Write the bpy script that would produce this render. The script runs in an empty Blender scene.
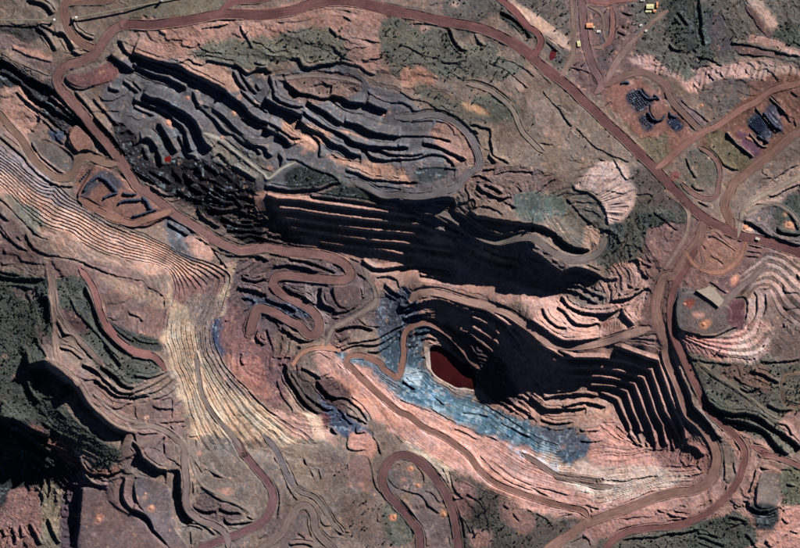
import bpy, math, random
import numpy as np
from mathutils import Vector
random.seed(7)
rng = np.random.default_rng(11)
SC = bpy.context.scene
COL = SC.collection
S = 3.0                       # metres per map unit (the survey map is 800 x 548 units)
CX, CY = 400.0, 274.0

# ------------------------------------------------------------------ camera, sky, sun, exposure
SUN_AZ, SUN_EL = math.radians(42.0), math.radians(31.0)     # azimuth clockwise from north (+Y)
cam_d = bpy.data.cameras.new('camera'); cam = bpy.data.objects.new('camera', cam_d); COL.objects.link(cam)
ALT = 24000.0
cam.location = (0, 0, ALT); cam.rotation_euler = (0, 0, 0)
cam_d.sensor_fit = 'HORIZONTAL'; cam_d.angle = 2*math.atan(400*S/ALT)
cam_d.clip_start = 100.0; cam_d.clip_end = 60000.0
SC.camera = cam
W = bpy.data.worlds.new('World'); SC.world = W; W.use_nodes = True
nt = W.node_tree; nt.nodes.clear()
sky = nt.nodes.new('ShaderNodeTexSky'); sky.sky_type = 'NISHITA'; sky.sun_disc = False
sky.sun_elevation = SUN_EL; sky.sun_rotation = SUN_AZ; sky.altitude = 3000; sky.air_density = 0.35; sky.dust_density = 0.0; sky.ozone_density = 2.0
bg = nt.nodes.new('ShaderNodeBackground'); bg.inputs['Strength'].default_value = 0.05
wo = nt.nodes.new('ShaderNodeOutputWorld')
nt.links.new(sky.outputs[0], bg.inputs[0]); nt.links.new(bg.outputs[0], wo.inputs[0])
sl = bpy.data.lights.new('sun', 'SUN'); sl.energy = 5.0; sl.angle = math.radians(0.5); sl.color = (1.0, .97, .94)
so = bpy.data.objects.new('sun', sl); COL.objects.link(so)
sd = Vector((math.sin(SUN_AZ)*math.cos(SUN_EL), math.cos(SUN_AZ)*math.cos(SUN_EL), math.sin(SUN_EL)))
so.rotation_euler = sd.to_track_quat('Z', 'Y').to_euler(); so.location = sd*3000
SC.view_settings.view_transform = 'Standard'; SC.view_settings.look = 'None'
SC.view_settings.exposure = 0.25; SC.cycles.diffuse_bounces = 0; SC.view_settings.gamma = 1.0

# ------------------------------------------------------------------ map reading helpers
def nums(s): return np.array([[float(v) for v in p.split(',')] for p in s.split()])
def T(c, r, s): return nums(s)/5.957 + np.array([133.0*c, 91.0*r])
def Q(x, y, s): return nums(s)/3.914 + np.array([float(x), float(y)])
def F(s): return nums(s)
def J(*a): return np.vstack(a)
def smooth(P, step=1.5, closed=False):
    P = np.asarray(P, float); n = len(P)
    if n < 3 and not closed:
        k = max(2, int(np.hypot(*(P[-1]-P[0]))/step)); t = np.linspace(0, 1, k)[:, None]
        return P[0]*(1-t)+P[-1]*t
    out = []
    rngi = range(n) if closed else range(n-1)
    for i in rngi:
        if closed: p0, p1, p2, p3 = P[i-1], P[i], P[(i+1) % n], P[(i+2) % n]
        else: p0, p1, p2, p3 = P[max(i-1, 0)], P[i], P[i+1], P[min(i+2, n-1)]
        k = max(1, int(np.hypot(*(p2-p1))/step))
        for t in np.arange(k)/k:
            out.append(.5*((2*p1)+(-p0+p2)*t+(2*p0-5*p1+4*p2-p3)*t*t+(-p0+3*p1-3*p2+p3)*t**3))
    if not closed: out.append(P[-1])
    return np.array(out)
def sstep(x): x = np.clip(x, 0, 1); return x*x*(3-2*x)
def lin(c): 
    c = np.asarray(c, float)/255.0
    return np.where(c <= .04045, c/12.92, ((c+.055)/1.055)**2.4)

# ------------------------------------------------------------------ survey grid
ST = 0.75
inx = np.arange(-12, 812.01, ST); iny = np.arange(-12, 560.01, ST)
def grow(n, q): 
    v = []; d = ST; p = 0
    for i in range(n): d *= q; p += d; v.append(p)
    return np.array(v)
gr = grow(40, 1.115)
xs = np.concatenate([-12-gr[::-1], inx, inx[-1]+gr]); ys = np.concatenate([-12-gr[::-1], iny, iny[-1]+gr])
NX, NY = len(xs), len(ys)
X, Y = np.meshgrid(xs, ys)
XC, YC = np.clip(X, -30, 830), np.clip(Y, -30, 578)

def vnoise(x, y, wl, seed):
    r = np.random.default_rng(seed); N = 512
    tab = r.random((N, N)).astype(np.float32)*2-1
    u = x/wl+1000.37; v = y/wl+1000.91
    i = np.floor(u).astype(int); j = np.floor(v).astype(int); fu = u-i; fv = v-j
    fu = fu*fu*fu*(fu*(fu*6-15)+10); fv = fv*fv*fv*(fv*(fv*6-15)+10)
    a = tab[j % N, i % N]; b = tab[j % N, (i+1) % N]; c = tab[(j+1) % N, i % N]; d = tab[(j+1) % N, (i+1) % N]
    return (a*(1-fu)+b*fu)*(1-fv)+(c*(1-fu)+d*fu)*fv
def fbm(x, y, wl, seed, o=4, g=.55):
    t = 0; a = 1; s = 0
    for k in range(o): t = t+a*vnoise(x, y, wl, seed+k*7); s += a; a *= g; wl /= 2.03
    return t/s
N40 = fbm(X, Y, 40, 1, 3); N12 = fbm(X, Y, 12, 2, 3); N5 = fbm(X, Y, 5, 3, 3); N2 = vnoise(X, Y, 2.1, 4); N1 = vnoise(X, Y, 1.3, 44)
WXn = vnoise(X, Y, 14, 5); WYn = vnoise(X, Y, 14, 6); WX2 = vnoise(X, Y, 5, 8); WY2 = vnoise(X, Y, 5, 9); WX3 = vnoise(X, Y, 2.3, 18); WY3 = vnoise(X, Y, 2.3, 19)
XW = X+1.1*WXn+.8*WX2+.3*WX3; YW = Y+1.1*WYn+.8*WY2+.3*WY3

def bbox(P, pad):
    i0 = np.searchsorted(xs, P[:, 0].min()-pad); i1 = np.searchsorted(xs, P[:, 0].max()+pad)
    j0 = np.searchsorted(ys, P[:, 1].min()-pad); j1 = np.searchsorted(ys, P[:, 1].max()+pad)
    return slice(j0, j1), slice(i0, i1)
def pdist(P, x, y):
    """distance to a path, side (+1 = left of travel, uphill), arc length of the nearest point"""
    best = np.full(x.shape, 1e9, np.float32); side = np.ones(x.shape, np.float32); arc = np.zeros(x.shape, np.float32); s = 0.0
    for a, b in zip(P[:-1], P[1:]):
        dx, dy = b-a; L2 = dx*dx+dy*dy
        if L2 < 1e-9: continue
        px = x-a[0]; py = y-a[1]
        t = np.clip((px*dx+py*dy)/L2, 0, 1); d2 = (px-t*dx)**2+(py-t*dy)**2
        m = d2 < best; best = np.where(m, d2, best)
        cr = dx*py-dy*px
        side = np.where(m, np.where(cr > 0, -1, 1), side); L = math.sqrt(L2)
        arc = np.where(m, s+t*L, arc); s += L
    return np.sqrt(best), side, arc, s
def inside(P, x, y):
    m = np.zeros(x.shape, bool); n = len(P)
    for k in range(n):
        x1, y1 = P[k]; x2, y2 = P[(k+1) % n]
        if y1 == y2: continue
        c = ((y1 > y) != (y2 > y)) & (x < (x2-x1)*(y-y1)/(y2-y1)+x1)
        m ^= c
    return m

# ------------------------------------------------------------------ height survey: spot heights (map x, map y, metres)
SPOTS = """0,0,60 60,0,70 134,25,80 235,15,95 340,0,100 470,25,100 540,70,90 620,140,75 700,210,65 800,255,60 660,0,70 800,0,100
720,40,78 640,110,62 760,130,60 720,170,60 800,100,82 700,90,68 750,80,72 350,45,108 300,40,100 430,80,86 500,110,84 560,130,80 560,180,70 200,45,95 160,40,90
200,62,82 270,75,80 340,65,84 400,100,74 460,150,62 150,90,50 250,130,45 330,140,48 350,170,38 400,150,55 250,165,35 300,180,30
200,150,22 170,155,12 140,110,38 150,185,8 57,75,50 90,130,30 130,180,2 180,220,-25 235,247,-50 260,200,10 220,200,-5 200,185,0 240,225,-35
316,257,-74 350,272,-80 275,276,-88 318,325,-95 255,313,-110 245,365,-120 270,390,-112 310,440,-88 440,230,22 480,240,29 400,208,28 520,246,32 590,258,20
560,215,35 600,200,48 640,200,58 640,240,52 430,292,-66 500,305,-52 470,297,-60 530,328,-22 580,345,10 620,342,24 645,335,33 560,340,4 560,302,-32 600,325,-2 620,290,25 640,270,45
660,290,48 520,296,-45 700,210,65 660,330,36 690,410,24 717,455,10 690,490,0 600,515,-5 545,548,0 447,340,-148 470,309,-74 510,320,-70 440,306,-86 500,340,-94 535,348,-46 420,345,-138 450,370,-172 470,385,-172 480,400,-160 440,365,-172 458,382,-172 
550,387,-82 520,410,-115 540,425,-110 590,400,-82 600,430,-66 640,460,-38 450,410,-138 400,395,-125 480,350,-114 520,372,-98 500,390,-134 460,325,-112 575,395,-82 560,376,-78 360,365,-115 347,358,-112 399,408,-98 440,440,-80
480,475,-60 530,500,-38 585,512,-12 330,375,-90 400,432,-72 450,472,-48 500,492,-30 360,440,-75 420,470,-60 370,470,-60 460,540,-58 480,520,-45 560,530,-18
620,535,-12 700,548,-5 760,480,28 735,430,20 720,380,48 755,390,55 800,330,72 740,330,56 700,320,60 760,290,62 800,450,18 800,520,0 349,347,-105
330,400,-112 305,400,-110 300,380,-100 285,405,-104 165,330,-15 178,400,-28 200,440,-58 0,190,52 60,240,46 120,265,36 165,290,14 0,140,20 80,205,-2 140,228,-20
210,262,-48 40,160,12 110,190,4 0,235,44 40,258,42 60,290,38 25,300,12 20,350,6 30,400,-10 0,415,-10 10,470,-128 40,500,-120 0,500,-132 -20,470,-130 57,413,6 103,440,0 90,460,-38
52,300,38 55,350,30 80,390,22 115,430,8 140,440,-6 100,340,24 100,320,36 115,345,34 140,352,30 140,300,36 160,430,-22 185,440,-42 195,450,-46 110,520,-48
160,500,-48 195,500,-60 230,490,-56 260,500,-66 280,480,-66 330,500,-60 300,548,-62 30,530,-112 65,530,-86 70,490,-92 80,395,18 0,548,-120 400,548,-60 0,90,30 30,70,45 40,110,20
540,278,-45 560,287,-35 530,262,5 545,266,8 560,270,10 575,270,14 470,283,-66 490,288,-60 508,293,-55 440,279,-68 525,284,-42 385,285,-95 370,300,-100 385,320,-115 360,330,-108 400,330,-125 360,292,-82 330,298,-86 300,300,-92"""
spots = [tuple(float(v) for v in p.split(',')) for p in SPOTS.split()]

# ------------------------------------------------------------------ scarps: crest paths, downhill on the right of travel; w = height expressed as shade width
SCARPS = []
def sc(P, w, L=7.0, tap=3.0, rough=0.0): SCARPS.append((P, w, L, tap))
def many(c, r, txt):
    for ln in txt.strip().split(';'):
        ln = ln.strip()
        if ln:
            w, s = ln.split('|'); sc(T(c, r, s.strip()), float(w))
many(0, 0, """5|165,0 230,12 290,40 330,95; 4|215,165 260,190 310,240 345,310; 3|240,150 300,175 345,210; 6|330,200 385,198 425,250 455,305;
3|430,300 480,328 550,322; 4|430,100 450,170 500,212 570,240; 1.5|70,285 200,340 320,375; 1.2|0,310 100,370 270,445 320,450; 8|0,350 60,380 120,425 200,470 330,540;
5|0,420 80,460 150,520 200,560; 7|668,318 700,350 750,385 810,420; 5|720,240 750,300 810,335; 2.5|390,460 420,510 500,535 560,505; 3|735,480 790,520 830,560; 3|640,520 720,548""")
many(1, 0, """9|0,308 100,343 200,376 280,393 380,448 480,498 570,548; 6|0,380 120,438 220,468 330,530; 4|40,350 150,400 260,440 400,500; 3|262,383 350,358 370,380 420,390 450,365 520,375 590,390 620,400;
5.5|600,378 640,400 690,440 740,412 810,412; 3|600,420 640,500 685,548; 3|640,430 700,520 745,560; 2|0,480 60,548; 3|730,500 760,548; 2|140,165 170,195 210,215; 2.5|640,150 690,240 720,300; 1.5|400,180 500,160 580,150""")
many(2, 0, """4|-20,425 40,428; 5|148,350 200,353 220,388 270,405 340,383 400,378 442,365; 2|440,368 500,385 560,400 620,440 660,450; 1|60,138 200,133 300,103;
1|120,188 200,195 300,165; 1.2|340,60 430,60 560,85; 1.2|380,100 470,105 520,140; 3|20,445 40,500 60,560; 4|105,440 130,500 220,560; 1.2|480,180 510,225 560,235 690,262; 2|370,170 410,200 430,230; 1.5|410,290 450,335 520,370""")
many(3, 0, """4|285,150 330,240 370,290 410,300; 1.5|530,375 620,410 700,470 770,530; 1.5|580,345 680,370 750,420 810,465; 1.5|395,495 480,505 580,545; 5|600,75 680,110 750,180 785,240;
2|80,145 150,145 290,150; 1.5|0,280 60,285 140,335 240,350; 1.5|180,40 230,20; 2|250,370 330,380 400,350""")
many(4, 0, """1.2|0,395 60,450 120,510; 1.5|215,400 250,410 330,430 390,510; 1.5|350,340 380,400 430,460; 1|360,45 480,40; 2|500,190 560,215; 1.5|520,70 600,95;1.5|70,240 130,290 170,310""")
many(5, 0, """2.5|380,258 500,275 600,300 720,325 800,340; 1.5|420,325 530,335 650,350; 3|70,70 110,120 140,160; 3|10,265 60,300 110,300; 4|200,0 212,100 218,200 230,280; 1.5|250,440 290,480; 1.5|470,410 500,460;
2|180,340 250,350 340,400; 1.5|320,420 345,465; 1.5|150,490 195,540""")
many(0, 1, """2|100,0 150,50 180,80 230,130 240,180 190,250; 6|175,15 230,50 300,80 340,120 400,150 460,205; 3|150,50 230,110 300,160 380,240; 6|290,28 350,70 420,130 480,190 560,238;
6|345,-10 410,80 490,165 560,260 620,330 665,380; 4|445,0 525,90 605,200 690,300 760,390; 3.5|400,290 430,330 490,385; 4|190,300 230,370 300,440 390,500; 3.5|-10,262 60,320 130,380 180,440 240,500 330,555;
2|555,40 620,120 720,220; 2|560,360 610,390 660,410; 1.5|720,480 750,530; 4|560,150 640,230 720,330""")
many(1, 1, """5|0,48 60,68 130,98 200,130 250,170 310,230 330,300 360,370; 8|60,10 110,38 180,55 250,95 320,135 375,185 405,240 430,300 480,345; 3.5|370,85 430,118 500,178 550,238 600,263 660,308 720,328 770,380;
4|470,108 520,138 580,190 640,258 700,308 760,328 810,345; 7|540,-5 610,48 660,78 700,128 750,168 810,183; 3|640,160 720,190 810,232; 3|640,-5 700,50 750,90 810,132; 3|360,0 380,50 400,88 460,103; 
5|40,288 90,280 130,320 160,380 180,450; 5|150,190 190,240 230,308 270,370; 4|270,260 300,320 320,370 380,388; 4|-10,462 70,508 140,555; 3|90,473 170,508 235,555; 4|240,468 300,545; 4|300,483 370,555; 4|380,440 430,530;
3|0,85 60,120 130,150; 3|300,260 330,330 345,360; 3|60,330 75,370 100,420; 3|590,440 660,480 740,530; 3|430,430 520,500; 3|470,400 520,360; 1.5|430,255 470,300 500,350; 3|0,330 40,300 70,280""")
many(2, 1, """4|45,-5 60,38 110,68 170,88 232,93; 6|240,58 300,88 360,128 410,168 462,193; 5.5|460,178 540,198 620,238 700,258 810,268; 9|-10,38 60,78 130,108 230,150; 5|220,118 290,168 370,218 460,258 520,298 600,318 700,328 810,333;
6|200,168 260,218 340,258 400,308 460,328 520,368 570,373; 4|480,268 540,318 600,343 680,348 740,373 810,383; 4|590,358 650,398 720,408 810,403; 7|-10,215 60,248 130,288 155,335; 3|10,185 80,218 140,268 212,283;
3|230,228 290,268 325,318 327,400; 4|-10,345 45,395; 1.5|380,370 440,400 520,420; 3|470,468 540,488 620,518 720,533 810,543; 2|120,400 200,418 280,458 360,488 420,518 450,555; 6|595,65 660,92 732,122;
1.5|390,65 450,100 520,130 590,137; 1.5|600,0 660,43 730,68 810,73; 4|150,0 250,18 350,45 400,30; 6|380,25 450,38 500,68 595,75; 3|70,370 100,400 80,460; 2|60,110 130,150 230,200""")
many(3, 1, """2|-10,65 60,88 110,123 200,128 290,138 350,178 415,225; 3|410,213 440,203 500,218 545,233 550,290 555,340 570,388 660,430; 3|400,248 450,238 475,262; 2.5|-10,268 70,268 150,268 220,278 315,300; 5|-10,322 60,333;
4|130,308 200,318 270,348 340,378 410,412; 3.5|-10,378 60,383 150,368; 3|-10,408 100,403 180,378 250,383 300,408 335,455; 1.5|60,188 120,178 210,178; 4|530,370 580,432; 2|115,468 200,470 280,463 360,470; 3|-10,538 110,538;
2|480,478 570,463; 3|565,503 630,478 720,478 800,483; 3|410,508 500,508 565,550; 1.5|0,0 60,40 150,65 260,125; 1.2|210,183 280,190 325,235 330,275""")
many(4, 1, """1.5|60,0 110,60 155,105 185,150 240,215; 1.5|255,220 320,280 380,335 480,385 580,425; 1.5|-10,280 40,310 130,320; 1.2|380,400 440,415; 1.5|480,400 540,500 570,525 620,490; 2|370,100 400,110 470,60; 2|690,400 740,440; 3.5|685,125 720,170 770,165""")
many(5, 1, """2.5|355,243 400,290 460,340 525,390; 2.5|250,340 320,410 380,455 440,475; 3|600,130 640,180 690,240; 3|575,270 610,315; 1.5|620,30 680,90 750,195; 2|125,400 140,460 185,525; 1.5|85,50 140,100 200,140 260,190; 1.5|520,90 600,160 660,230; 1.5|740,0 790,40; 2|560,525 640,520; 1.5|650,525 720,470 800,440""")
many(3, 2, """9|-10,103 60,108 120,106 200,93 260,88 345,98; 2|345,128 400,118 440,93; 2.5|440,148 500,143 560,158 620,198; 2.5|335,178 400,200 450,238 520,283 630,323; 2.5|420,158 450,198 520,208; 9|430,165 460,200 520,208 600,223 700,238 810,250;
4|460,8 500,48 560,78 620,98 665,80; 4|510,5 570,38 625,73; 4|120,163 200,198 270,238 380,298 450,328 520,360; 2|640,300 720,303 810,300; 2.5|620,118 700,150; 2.5|690,10 740,60; 2|560,370 620,400 660,460; 2|510,385 560,400 640,440; 2|670,360 700,420;2|640,470 690,500;2|700,480 730,520""")
many(4, 2, """10|-10,248 60,262 130,298 180,338 230,375 310,395 350,400; 1.5|200,90 240,130 290,190 360,250; 2|245,10 255,40 330,65 390,110 430,160 445,220 455,270; 2.5|410,280 460,290 510,330 530,375; 11|-10,400 60,440 130,498 180,528 260,505 350,530 410,560; 3|560,490 610,455 680,490 720,510; 2|720,175 770,215 800,235; 2|60,395 100,430; 1.5|610,75 700,70 720,100;1.5|300,205 360,245; 1.5|195,200 205,180""")
many(5, 2, """5|430,228 500,238 560,275 620,325 680,345 810,380; 4|660,265 700,300 810,312; 2|600,85 660,75 740,30 800,10; 2|480,165 540,130 600,140 665,125; 2|715,170 760,220 790,290; 1.5|280,275 340,320 440,350; 1.5|240,320 290,325 360,370 420,415; 1.5|205,360 245,405; 1.5|260,430 350,490; 1.5|0,230 40,265 80,290; 3|150,10 190,45 230,45; 2|470,150 480,190; 2|190,110 260,150; 1.5|480,370 580,395;1.2|475,410 575,420;1.2|470,440 560,445""")
many(0, 2, """1.5|0,90 50,140 110,200 170,260 240,320 300,350; 2|160,310 200,385 270,425 400,450 480,470 560,505 660,545; 3|465,105 520,130 600,175 690,235 770,262 810,258; 2.5|0,250 60,330 130,390 180,415; 2|0,280 60,350; 1.5|10,440 20,490 100,485; 1.5|110,460 200,480 270,495 275,548; 1.2|60,470 110,460; 4|0,530 60,545 120,548; 3|0,180 60,240; 3|300,0 350,20 440,25;2|20,395 45,430""")
many(1, 2, """2|0,240 60,262 140,240 215,190; 1.5|240,200 330,270 420,350 520,420 620,440; 4|200,240 260,275 330,320; 3|520,60 600,100 660,160; 4|260,40 330,90 420,110; 4|330,20 420,70; 3|440,60 520,120 600,130; 4|430,150 520,170 620,160 680,190; 4|520,205 620,250 720,260; 3|680,180 740,215 810,225; 4|380,150 420,210 520,270; 3|550,285 650,290 810,300; 3|640,330 720,320 810,345; 2|480,410 520,460 560,520; 2|360,330 420,350; 4|680,430 760,445 810,470; 3|100,20 200,80 300,60; 3|480,20 560,60 640,50""")
many(2, 2, """4|262,83 400,97 520,112 650,136 720,150 810,158; 3.5|-10,18 100,40 170,46 250,41 330,36 400,10 450,0; 2.5|560,25 650,66 720,90 800,108; 3|0,275 100,290 200,300; 3|0,310 100,330 240,320; 3|0,250 60,250; 4|130,455 230,470 330,500 420,540; 4|40,500 130,495 230,510 320,548; 1.5|490,450 560,480 600,548; 2|60,185 50,240 120,285""")
many(0, 3, """5|-10,15 60,25 150,28 270,30; 7|240,140 300,150; 8|290,130 300,220 310,310; 5|510,75 545,150 575,230 600,310 650,370 720,435 800,475; 3|330,90 345,210 385,295; 2|420,150 470,240 560,340 640,430 720,510; 3|335,280 390,360 420,370; 3|360,365 430,370 480,430 560,510; 3|350,440 420,460 500,520; 3|205,380 240,440 290,500;
4|130,430 160,520; 1.5|650,0 720,20 800,35; 2|765,225 800,250; 2|0,110 60,70 200,90; 4|620,420 680,490 730,548; 3|660,310 740,370 810,410""")
many(1, 3, """5|-10,490 60,505 120,520 170,540; 3|0,375 60,410 160,420; 1.5|0,35 60,45 100,85 160,120 190,160 195,230; 2|-10,235 40,260 65,295; 5|615,85 700,95 800,130; 3|640,145 700,155 735,180; 4|735,190 710,260 690,330 665,370; 3|745,330 735,390 790,430; 2|540,285 580,280; 4|640,20 720,45 800,30; 3|650,480 640,520 660,560""")
many(2, 3, """4|-10,150 60,175 130,195 180,225; 5|90,80 160,110 240,150 300,190; 4|90,320 160,370 230,400 300,395 340,370; 5|0,245 70,285; 6|335,80 330,140 350,190 420,215; 3|560,80 580,150; 3|380,225 450,235 540,200; 2|540,260 600,310 680,320; 5|400,340 480,320 560,315 640,340; 4|480,420 560,410 660,390 760,340 830,300; 4|440,460 540,430 640,430 720,400 800,340; 4|600,470 660,470 720,440 800,370; 3|440,410 500,375; 2|420,450 480,420; 2|0,330 40,440; 1.5|30,490 70,505 150,500; 1.5|180,500 240,470 320,465; 2|330,450 400,430 440,460;2|470,110 520,120; 4|700,60 760,110 810,140; 3|60,20 200,50 300,48""")
many(3, 3, """5|-10,190 40,200 80,170; 4|-10,240 30,225 90,205; 4|20,280 80,255 190,232; 3|110,365 170,350 240,370; 3|130,400 180,385 230,400; 2|60,190 130,180 210,175 290,195""")
many(4, 3, """5|70,200 90,260 150,308 215,325; 6|150,200 200,232 250,288 320,308 400,288; 6|180,135 220,188 290,223 400,238 490,223 535,198; 6|-10,275 60,318 130,368 200,403 280,398 420,385; 6|470,155 560,150 640,108 690,75; 6|530,225 570,268 610,312; 3|420,250 500,228; 3|370,0 440,30 520,30; 3|180,90 260,110 330,150 400,185; 3|200,65 290,80 360,115 440,150; 2|430,380 540,355 620,320; 3|660,0 700,25; 1.5|560,60 620,90 690,70""")
many(5, 3, """3|60,318 110,325 185,345 205,368 300,365 370,335 430,320; 2|190,100 250,150 315,205; 2|400,150 450,140 490,165 480,270 440,340; 2|520,100 545,150 540,250 480,340; 1.5|250,40 330,100 370,125; 2|580,100 620,85; 2|700,70 710,110 790,115; 2|590,120 600,200 570,270; 1.2|570,280 540,370; 2|780,0 800,50; 2|130,490 200,520 300,535 400,545; 2|700,290 710,330; 1.5|690,190 720,215 800,200;3|560,525 680,525 800,510""")
many(0, 4, """30|165,0 280,-20 345,20 420,80 475,140; 17|430,80 480,140 530,225 600,295 680,362 760,395; 3|450,50 500,88 560,92 600,110; 5|560,85 640,140 700,185 810,195; 5|490,0 560,30 640,100 720,160 810,170; 3|545,180 600,210 660,250 710,270; 2|700,275 740,240 800,225; 6|600,0 680,60 740,120 810,140;
16|-10,305 100,330 200,390 300,420; 17|0,330 100,380 180,430 240,480 300,530; 3|250,345 320,390 370,430; 3|340,270 400,330; 3|200,430 300,480 400,520; 2|240,200 330,200; 6|160,90 185,160 240,230""")
many(1, 4, """4|-10,170 60,150 140,110 210,60; 3|0,185 60,180 140,160 210,110 250,80; 2.5|110,210 200,180 270,120; 5|-10,195 100,185; 3|110,245 160,262 240,262; 2|240,250 290,210; 2|120,355 220,345 310,340; 2|160,215 230,190; 6|-10,410 60,415 140,418 200,440; 2|325,430 390,425; 2|375,440 378,500; 2|235,200 235,330; 2|220,360 260,410; 1.2|60,455 180,535; 5|-10,460 20,480 60,548; 3|185,470 190,548; 1.5|20,245 20,310 60,350; 2|280,370 320,365;4|0,60 100,80 200,40""")
many(2, 4, """5|118,-5 130,70 170,138 210,200 260,255 320,300; 5|300,95 330,140 380,190 430,205; 3|200,20 280,55 330,95; 2|60,90 100,200 150,260 155,305; 3|290,230 350,270 400,270;  3|400,210 470,205 560,265 610,350; 3|470,290 540,320 610,360; 4|385,370 400,400 430,420; 2|490,430 485,490 530,515 600,510; 3|430,260 480,330 520,360; 2|640,430 660,470 690,548; 1.5|20,440 60,490 110,548; 3|540,370 545,410 600,405; 2|230,175 290,230 360,270""")
many(3, 4, """2.5|85,285 150,345 220,400 300,440 380,480 430,530; 1.5|180,255 280,320 400,380 520,430 600,455; 2.5|325,385 400,415 470,455; 1.5|0,285 80,350; 4|20,90 60,130 100,150; 2|380,290 460,300 540,320; 2|200,190 280,250; 1.5|640,190 720,260 800,300; 3|690,185 740,200 810,250; 4|560,110 620,190 690,230; 3|690,240 760,290 810,330; 3|560,200 640,245 700,285;2|0,210 100,250 200,290;2|600,350 700,400 798,440""")
many(4, 4, """4|20,75 60,125 120,158 215,160; 5|60,205 170,185 280,178 400,185; 5|180,260 260,235 340,230 450,258; 6|-10,190 40,230 90,265 180,270 330,262; 3|50,330 150,358 250,345; 2|280,390 330,400 410,390; 2|280,460 350,465 430,450; 2|430,350 500,345; 2|600,390 660,400; 3|680,460 700,500; 3|560,370 600,440 650,500; 3|-10,60 40,110 80,200; 3|620,380 640,440 660,480;4|720,390 735,450 740,520; 3|500,360 540,400 590,440""")
many(5, 4, """8|205,190 250,215 320,265 400,285 480,285 560,310 640,370 720,420 820,500; 8|340,320 420,330 520,360 600,400 660,470 740,540; 4|350,335 400,360 480,385; 4|150,240 220,300 300,410 350,440; 4|80,0 110,90 150,180 160,230 230,320 300,400 340,470; 2|215,0 300,72 400,132 500,200 600,285; 4|500,30 580,60 680,110; 3|430,140 500,160 570,130; 2|60,450 130,450; 5|120,480 180,500 240,548; 3|600,230 680,270 760,270; 3|0,360 30,420 60,520; 1.5|520,460 600,500 680,548; 3|640,350 720,360 760,430; 3|700,200 750,240 800,245""")
many(0, 5, """12|-10,-60 60,-40 150,-20 230,20 270,100; 3|310,0 370,50 430,130; 3|250,20 320,80 400,170 470,185; 4|470,60 500,120 560,175 640,200; 5|490,170 640,180; 4|540,110 640,115 740,80; 3|270,110 290,180 280,270; 4|400,190 390,250 410,285; 12|492,195 482,300 477,400 472,560; 4|470,0 490,70 560,125 620,140; 5|275,380 310,460 350,540; 4|0,440 20,500; 4|60,430 80,500 70,548; 4|110,420 125,500; 5|170,410 200,470 240,540; 2|640,265 700,320 790,370; 5|745,130 730,240 760,300 800,335; 1.5|660,490 720,430 760,410; 3|240,100 250,180 230,240; 3|190,190 250,250 240,320""")
many(1, 5, """12|40,-30 80,30 150,75 200,80; 13|285,80 290,170 295,270 320,335 370,385; 8|-10,315 60,345 100,385 130,450 210,530; 1.5|360,30 410,100 430,85 520,130 590,190; 1.5|340,95 380,150; 2|400,180 480,245 560,280 640,310 700,350; 5|350,280 370,310 420,335 500,330; 4|510,315 560,340 640,345; 4|540,375 570,410 650,405 720,400; 3|670,360 720,390; 2.5|300,400 360,405 430,430 490,480; 1.5|570,490 540,450 400,370; 1.5|190,10 250,40 280,70; 3|345,110 355,180 360,240; 2|160,380 220,450 290,530; 2|340,450 350,548; 3|0,130 60,150 120,180 200,190; 1.5|370,548 480,515; 2|0,440 60,470 110,548; 1.5|660,0 700,30 740,50 790,120; 2|310,80 290,60; 2|280,430 350,420 420,450;1.5|740,500 800,470;1.5|560,430 640,440""")
many(2, 5, """1.5|100,0 150,80 190,180 270,240 330,250 370,310 430,400 480,450; 1.5|45,10 100,100 140,200 190,280; 1.5|0,130 40,170 75,230 75,320 60,390; 1.5|310,350 340,420 400,415 440,405; 2|320,440 370,490 420,490; 2|610,10 620,90 660,190 740,290 800,370; 2|500,50 560,40 610,25; 1.2|250,370 250,430 280,500; 3|130,538 200,530 280,545; 1.5|185,460 240,500; 2|410,465 500,460; 1.5|310,80 330,155; 1.5|215,20 270,110 280,140; 1.5|725,130 760,185 800,200; 1.5|750,90 770,55 800,45; 1.5|490,50 490,100""")
many(3, 5, """1.5|100,40 150,130 140,190; 1.5|0,200 60,220 130,240 190,310 250,350; 1.5|150,210 200,235 250,290; 2|120,0 200,70 260,200 330,310 380,400 400,500; 2|0,265 60,330 120,400 160,480 160,548; 1.5|0,345 50,390 90,450 80,500; 1.2|260,70 300,180; 1.5|300,90 330,200 390,260; 1.5|480,0 560,80 660,155 800,215; 1.5|590,60 680,125 800,180; 2|620,290 660,330; 2|400,230 470,270; 2|680,340 720,400; 2|760,320 800,340; 1.5|380,380 440,470; 1.5|280,260 380,265; 1.5|300,480 310,548;2|440,430 460,500""")
many(4, 5, """2|-10,35 60,75 120,98 250,120 380,145 460,150 560,148 680,130 760,120; 2|-10,190 60,230 150,275 230,298 330,300 410,320; 2|410,325 500,302 600,260 700,220 800,205; 1.5|390,400 480,385 590,370 740,365; 3|540,500 620,490 740,485 810,470; 2|480,470 540,435 640,425 800,420; 2|345,310 370,345; 2|300,470 340,500 350,548; 2|20,345 90,380 130,430; 2|210,525 310,480; 1.5|0,190 120,210 220,240; 2|330,390 420,340; 2|560,440 600,460;1.5|350,180 400,200 440,180; 3|740,320 800,345;1.5|150,370 250,345""")
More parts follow.
